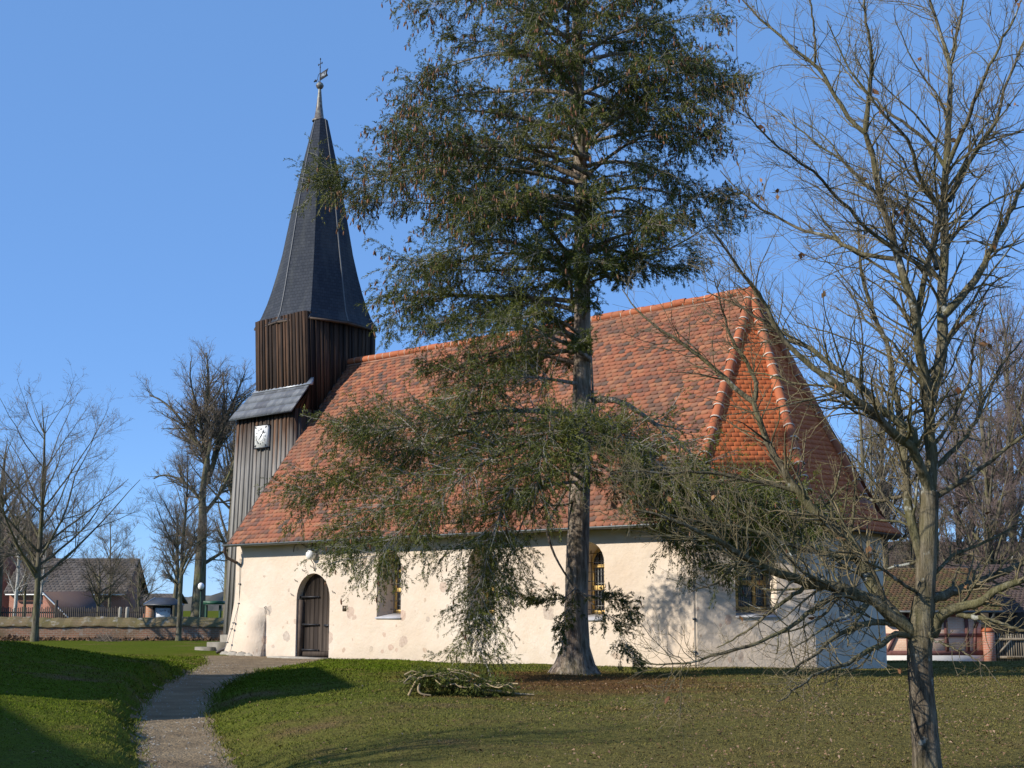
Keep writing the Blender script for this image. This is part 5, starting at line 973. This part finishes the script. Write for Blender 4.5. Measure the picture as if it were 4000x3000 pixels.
beam(3376, 2545, 3806, 2545, 18); beam(3376, 2478, 3806, 2478, 14); beam(3376, 2400, 3806, 2400, 16)
for u in (3420, 3520, 3668, 3748): beam(u, 2394, u+2, 2540, 14)
beam(3820-20, 2405, 3782, 2450, 11); beam(3782, 2450, 3776, 2537, 12); beam(3470, 2484, 3440, 2540, 11); beam(3555, 2406, 3600, 2470, 11)
bm.build('timber_frame', M_beam, ht)
M_moss = m_tile('mossy_tile', [(.06, .05, .022), (.09, .055, .03), (.12, .065, .034), (.075, .07, .022), (.10, .08, .035)], .95, .5)
b = MB(); q = [H(3360, 2388, -.5), H(3885, 2388, -.5), H(3885, 2215, 4.2), H(3360, 2215, 4.2)]; b.add(q, np.array([[0, 1, 2, 3]])); tiles(b, q[0]+A(0, 0, .02), q[1]+A(0, 0, .02), q[2]+A(0, 0, .02), q[3]+A(0, 0, .02), .24, .22, .035, .04, 15, .012)
b.add([q[2], q[3], H(3360, 2384, 8.6), H(3885, 2384, 8.6)], np.array([[0, 1, 2, 3]])); b.build('roof', M_moss, ht)
b = MB(); b.hexa([H(3360, 2393, -.62), H(3885, 2393, -.62), H(3885, 2393, -.5), H(3360, 2393, -.5), H(3360, 2384, -.62), H(3885, 2384, -.62), H(3885, 2384, -.5), H(3360, 2384, -.5)]); b.tubes([H(3842, 2386, -.55), H(3842, 2405, -.5), H(3820, 2438, -.1), H(3818, 2460, -.08)], [.09, .07, .06, .06], 8); b.build('gutter', M_zinc, ht)
dk = thing('open_shed', 'dark open fronted timber shed beyond the wooden gate', 'shed', H(3930, 2575, 5)*A(1, 1, 0)+A(0, 0, zb))
b = MB(); q = [H(3800, 2395, 4.0), H(4300, 2395, 4.0), H(4300, 2190, 9), H(3860, 2190, 9)]; b.add(q, np.array([[0, 1, 2, 3]])); tiles(b, *(p+A(0, 0, .02) for p in q), .26, .24, .035, .04, 16, .012); b.build('roof', M_darkroof, dk)
b = MB(); b.hexa([H(3800, 2620, 9), H(4300, 2620, 9), H(4300, 2620, 9.2), H(3800, 2620, 9.2), H(3800, 2330, 9), H(4300, 2330, 9), H(4300, 2330, 9.2), H(3800, 2330, 9.2)]); b.build('back_wall', M_fence, dk)
b = MB()
for u in (3870, 3960, 4060, 4180): b.hexa([H(u-6, 2600, 4.3), H(u+6, 2600, 4.3), H(u+6, 2600, 4.5), H(u-6, 2600, 4.5), H(u-6, 2390, 4.3), H(u+6, 2390, 4.3), H(u+6, 2390, 4.5), H(u-6, 2390, 4.5)])
b.build('post', M_fence, dk)
pl = thing('gate_pillar', 'square red brick pillar between half timbered barn and wooden gate', 'pillar', H(3825, 2580, -.3)*A(1, 1, 0)+A(0, 0, zb))
b = MB(); b.hexa([H(3807, 2610, -.4), H(3845, 2610, -.4), H(3845, 2610, .1), H(3807, 2610, .1), H(3807, 2462, -.4), H(3845, 2462, -.4), H(3845, 2462, .1), H(3807, 2462, .1)]); b.build('shaft', m_brick('pillar_brick', (.42, .16, .10), (.38, .14, .09), (.40, .30, .24), 1, .1, YAW), pl)
b = MB(); b.hexa([H(3803, 2463, -.45), H(3849, 2463, -.45), H(3849, 2463, .15), H(3803, 2463, .15), H(3812, 2450, -.3), H(3840, 2450, -.3), H(3840, 2450, 0), H(3812, 2450, 0)]); b.build('cap', M_ridge, pl)
gt_ = thing('wooden_gate', 'weathered grey wooden slat gate with diagonal brace right of the brick pillar', 'gate', H(3930, 2580, -.2)*A(1, 1, 0)+A(0, 0, zb))
M_gate = m_wood('weathered_gate', (.08, .065, .05), (.20, .165, .12), (.34, .29, .22))
b = MB(); rng = np.random.default_rng(6)
for u in np.arange(3850, 4110, 9.0): v0 = 2474+rng.normal(0, 2); b.hexa([H(u-2.4, 2583, -.2), H(u+2.4, 2583, -.2), H(u+2.4, 2583, -.17), H(u-2.4, 2583, -.17), H(u-2.4, v0, -.2), H(u+2.4, v0, -.2), H(u+2.4, v0, -.17), H(u-2.4, v0, -.17)], rng.random())
b.build('slats', M_gate, gt_)
bm = MB(); H0 = H
def H(u, v, t=0.0): return H0(u, v, t-.24)
for v in (2492, 2560): beam(3846, v, 4110, v, 9)
beam(3850, 2556, 3910, 2496, 8); beam(3975, 2556, 4040, 2496, 8); bm.build('rails', M_gate, gt_); bm = MB(); beam(3890, 2561, 3955, 2561, 8); bm.build('new_board', plain('fresh_board', (.48, .33, .15), .8), gt_); H = H0
lb_ = thing('long_barn', 'long brown roofed farm building far behind the bare trees on the right', 'barn', rd(48, 128))
P = gable_house(lb_, rd(33, 128, -1.3), rd(1, .02)-rd(0, 0), 60, 12, 3.0, 8.9, M_redbrick, m_tile('brown_roof', [(.07, .052, .042), (.09, .064, .05), (.105, .074, .058)], .9, .3))
rh = thing('red_roofed_house', 'small red roofed house far right beyond the open shed', 'house', rd(36.5, 102))
P = gable_house(rh, rd(34.2, 100, -1.3), rd(1, .1)-rd(0, 0), 5.5, 5, 3.4, 5.6, M_redbrick, m_tile('far_red_roof', [(.26, .09, .05), (.30, .11, .06), (.22, .09, .06)], .9, .3))
# background trees on the right: six built kinds, then copies
bgs = []
for i, (u, d, h, tr, sd, lab, kw) in enumerate((
  (3375, 80, 18.5, .24, 51, 'bare tree with paired trunks just right of the apse roof', dict(stems=2, ang=50, spread=.22, bole=.2)),
  (3450, 84, 19.5, .26, 52, 'tall straight bare tree behind the left stem of the young oak', dict(ang=58, spread=.20)),
  (3730, 88, 18.5, .24, 53, 'purple tinged birch between oak trunk and right edge', dict(mats=(M_barkbg, M_twigpu), ang=56, spread=.27)),
  (3850, 80, 21.0, .26, 54, 'dense purple twigged birch filling the middle of the right background', dict(mats=(M_barkbg, M_twigpu), ang=54, spread=.27)),
  (3945, 86, 24.5, .28, 55, 'tallest purple birch near the right edge', dict(mats=(M_barkbg, M_twigpu), ang=52, spread=.28)),
  (3620, 96, 16.0, .22, 56, 'slim bare tree hidden behind the oak trunk', dict(ang=50, spread=.25)))):
    bgs.append(bare_tree('bare_tree', lab, px_tree(u, 0, d, -1.3), h, tr, sd, kw.pop('bole', .2), kw.pop('spread'), (34, 240, 2000, 8500), kw.pop('ang'), group='bare trees behind the church on the right', twr=.0065, **kw))
for k_, (src, u, d, rz, sc, lab) in enumerate(((2, 4030, 84, 2, 1.05, 'purple birch cut by the right edge of the picture'), (0, 3560, 105, 1.2, .95, 'pale bare tree far behind the oak fork'), (1, 3790, 104, 2.4, .95, 'farther bare tree over the red roofed house'), (5, 3900, 110, .7, 1.1, 'far bare tree rising above the long barn roof'), (4, 4110, 92, 3.3, .95, 'birch just outside the right edge'))):
    copy_tree(bgs[src], lab, px_tree(u, 0, d, -1.3), rz, sc)
# hedge scrub between the church and the barn
for i, (u, d, sc) in enumerate(((3440, 80, 5.0), (3560, 81, 4.6), (3700, 82, 5.0), (3960, 86, 5.2))):
    bare_tree('scrub_bush', ('tangled scrub against the mossy roof beside the apse', 'lower scrub behind the oak trunk', 'scrub above the barn gutter right of the oak', 'scrub over the dark shed at the right edge')[i], px_tree(u, 0, d, -1.1), sc*1.25, .06, 70+i, .04, .55, (16, 110, 700, 1800), 50, twr=.005)
# ------------------------------------------------------------------ cut spruce boughs on the lawn
pb = gp((1770-2000)/FPX*21.5, 21.5); pile = thing('branch_pile', 'heap of cut spruce boughs lying on the lawn before the church', 'branch pile', pb)
rng = np.random.default_rng(41); b = MB(); n = 34; xx = np.concatenate([rng.normal(-.22, .20, 20), rng.uniform(.1, .75, 14)]); yy = rng.normal(0, .16, n)
az = rng.normal(0, .6, n)+np.where(rng.random(n) < .5, 0, math.pi); ln = rng.uniform(.35, .75, n); hz = np.where(xx < .2, rng.uniform(.03, .26, n), rng.uniform(.01, .09, n))
d = RT[None]*np.cos(az)[:, None]+FW[None]*np.sin(az)[:, None]
t = np.linspace(-.5, .5, 7)
P = pb[None, None] + (RT[None]*xx[:, None]+FW[None]*yy[:, None])[:, None] + d[:, None]*ln[:, None, None]*t[None, :, None]; P[..., 2] += hz[:, None] + .10 - .9*(t[None]**2)*hz[:, None] + rng.normal(0, .02, P.shape[:2])
R_ = np.full(P.shape[:2], .013)*np.linspace(1, .4, 7); b.tubes(P, R_, 5)
for q in (([-.9, -.15, .02], [-.72, -.2, .34], [-.52, -.2, .44], [-.3, -.2, .36], [-.1, -.15, .22]), ([-.66, -.25, .25], [-.70, -.28, .12], [-.62, -.3, .05], [-.42, -.28, .03]), ([-.1, .1, .50], [.2, .05, .48], [.5, 0, .40], [.72, -.05, .30]), ([-.5, 0, .48], [-.35, -.1, .42], [-.2, -.2, .30]), ([.5, -.1, .1], [.9, -.12, .12], [1.3, -.1, .05], [1.75, -.1, .03]), ([.55, .2, .3], [.75, .2, .27], [.95, .2, .2])):
    Q_ = resample(smooth(np.array([pb + RT*a*.72 + FW*c + A(0, 0, z*.78) for a, c, z in q])), 14); b.tubes(Q_, np.linspace(.022, .012, 14), 6)
b.build('stems', plain('peeled_stem', (.36, .28, .17), .9, .1, 0, .3, 5), pile)
P1, r1 = grow(rng, P, R_, 420, .05, 1, .32, 50, 12, -.05, 5, .1, .5, .004, .10, .32, .3, grav=.04); P2, r2 = grow(rng, P1, r1, 1700, .05, 1, .5, 50, 15, -.05, 4, .1, .6, .002, .06, .16, .3, grav=.04)
for q in (P1, P2): q[..., 2] = np.maximum(q[..., 2], pb[2]+.015)
nd = MB(); needles(P1, 6, .05, .012, 1, vb=.0); needles(P2, 7, .05, .012, 2, vb=-.03); nd.build('needle_boughs', M_needle, pile)
# ------------------------------------------------------------------ unseen houses and tree added left of the frame to shade mound and path
for lab, r0, d0, L_ in (('unseen brick house with grey roof, added for its shade beyond the left edge, farther from the path', -12.9, 18.4, 11.5), ('unseen brick house with grey roof, added for its shade beyond the left edge, nearer the viewpoint', -12.0, 3.2, 13.0)):
    ax_ = (-.219, .976) if d0 > 10 else (-.437, .90); hh = thing('unseen_house', lab, 'house', rd(r0, d0, .3)); gable_house(hh, rd(r0, d0, .2), RT*ax_[0]+FW*ax_[1], L_, 6.0, 3.6, 8.0, M_redbrick, M_greyroof, .25)
bare_tree('bare_tree', 'small bare tree outside the left edge whose twig shadows cross the path', gp(-10.3, 10.6), 7.0, .10, 96, .2, .42, (22, 150, 800, 1800), 40)
# ------------------------------------------------------------------ lawn blades, moss tufts, fallen leaves
rng = np.random.default_rng(300)
def scatter(n, d0, d1, pw):
    d = d0 + (d1-d0)*rng.random(n)**pw; r = d*rng.uniform(-.40, .40, n); s, hw = rel(r, d)
    x = CAM[0]+RT[0]*r+FW[0]*d; y = CAM[1]+RT[1]*r+FW[1]*d
    inside = (x > -8.5) & (x < 17.2) & (y > -.1) & (y < 10.5) & ~((x > 14.95) & (y < (x-14.95)*1.0)) | ((x > -4.6) & (x < -2.1) & (y > -.55) & (y < 1)) 
    ok = (np.abs(s) > hw+.05-.26*rng.random(n)**2.5) & ~inside & ~((d > 40) & (s > -.6) & (s < 3.0) & (x < 1.2)); r, d, x, y = r[ok], d[ok], x[ok], y[ok]
    return np.stack([x, y, height(r, d, False)], 1), r, d
p, r, d = scatter(260000, 9.5, 46, 1.15)
s, hw = rel(r, d); n = len(p); patch = np.sin(p[:, 0]*1.1+np.sin(p[:, 1]*.8)*1.5)*np.sin(p[:, 1]*.9+1)+rng.normal(0, .5, n)
q2 = p[:, :2]-A(18.0, -8.6); bare = np.exp(-((q2@RT[:2]/2.8)**2+(q2@FW[:2]/5.4)**2)); keep = rng.random(n) > bare*.85; p, r, d, patch = p[keep], r[keep], d[keep], patch[keep]; n = len(p)
s, hw = rel(r, d); edge = np.exp(-np.maximum(0, np.abs(s)-hw)/.28)*(d < 36)
h_ = (.010+.014*rng.random(n)+.008*np.clip(patch, 0, 1))*(1+edge*1.5)*np.clip(d/16, .8, 1.9); a = rng.uniform(0, 6.283, n); lean = rng.normal(0, .8, (n, 2))*h_[:, None]
wv = np.stack([np.cos(a), np.sin(a), 0*a], 1)*(.0035*np.clip(d/12, .8, 3))[:, None]; tip = p + np.column_stack([lean, h_])
b = MB(); mid = p*.45+tip*.55+A(0, 0, 1)*(h_*.12)[:, None]
b.add(np.stack([p-wv, p+wv, mid+wv*.7, tip, mid-wv*.7], 1).reshape(-1, 3)-A(0, 0, .005), np.arange(n*5).reshape(-1, 5), np.clip(rng.beta(2, 2.4, n)+edge*.45, 0, 1))
tag(b.build('grass', m_grass()), kind='stuff')
p, r, d = scatter(24000, 10, 40, 1.0); k_ = rng.random(len(p)) < np.clip(.10+.9/(1+np.exp(-(r-1.0-(18-d)*.15)*.8)), 0, 1)*np.where(d < 26, 1, .35); p = p[k_]; n = len(p); a = rng.uniform(0, 6.283, n); l = rng.uniform(.008, .024, n)[:, None]
u_ = np.stack([np.cos(a), np.sin(a), rng.normal(0, .35, n)], 1)*l; v_ = np.stack([-np.sin(a), np.cos(a), rng.normal(0, .35, n)], 1)*l*.55; p = p+A(0, 0, .022)
b = MB(); b.add(np.stack([p-u_, p+v_+A(0, 0, .008), p+u_, p-v_+A(0, 0, .008)], 1).reshape(-1, 3), np.arange(n*4).reshape(-1, 4), rng.random(n))
M_litter = m_leafy('leaf_litter', [(.12, .065, .035), (.24, .145, .08), (.38, .26, .17)], 0, .9, .2)
tag(b.build('leaf_litter', M_litter), kind='stuff')
# dead leaves drifted along the boundary wall
n = 5000; u_ = rng.uniform(-60, 900, n); dd = 66.9-np.abs(rng.normal(0, .7, n))-.1; r = (u_-2000)/FPX*dd; p = np.stack([CAM[0]+RT[0]*r+FW[0]*dd, CAM[1]+RT[1]*r+FW[1]*dd, .02+.12*np.exp(-((u_-70)/120)**2)*rng.random(n)], 1)
q = rng.normal(0, .05, (n, 2, 3)); b = MB(); b.add(np.stack([p, p+q[:, 0], p+q[:, 0]+q[:, 1], p+q[:, 1]], 1).reshape(-1, 3), np.arange(n*4).reshape(-1, 4), rng.random(n)*.5); tag(b.build('leaf_drift', M_litter), kind='stuff')
# small stones and clods on the path
n = 900; d = rng.uniform(12, 40, n); hw = np.interp(d, PC_D, PC_W); r = np.interp(d, PC_D, PC_R)+hw*np.sign(rng.normal(size=n))*rng.random(n)**.45; p = np.stack([CAM[0]+RT[0]*r+FW[0]*d, CAM[1]+RT[1]*r+FW[1]*d, height(r, d, False)-.012], 1); l = rng.uniform(.006, .022, (n, 1, 1))
oc = np.array([[1, 0, 0], [0, 1, 0], [-1, 0, 0], [0, -1, 0], [0, 0, .8], [0, 0, -.5]])[None]*l*rng.uniform(.6, 1.3, (n, 6, 1)); b = MB(); fc = np.array([[0, 1, 4], [1, 2, 4], [2, 3, 4], [3, 0, 4]]); b.add((p[:, None]+oc).reshape(-1, 3), (np.arange(n)[:, None, None]*6+fc[None]).reshape(-1, 3), 0.5)
tag(b.build('gravel', M_stone), kind='stuff')
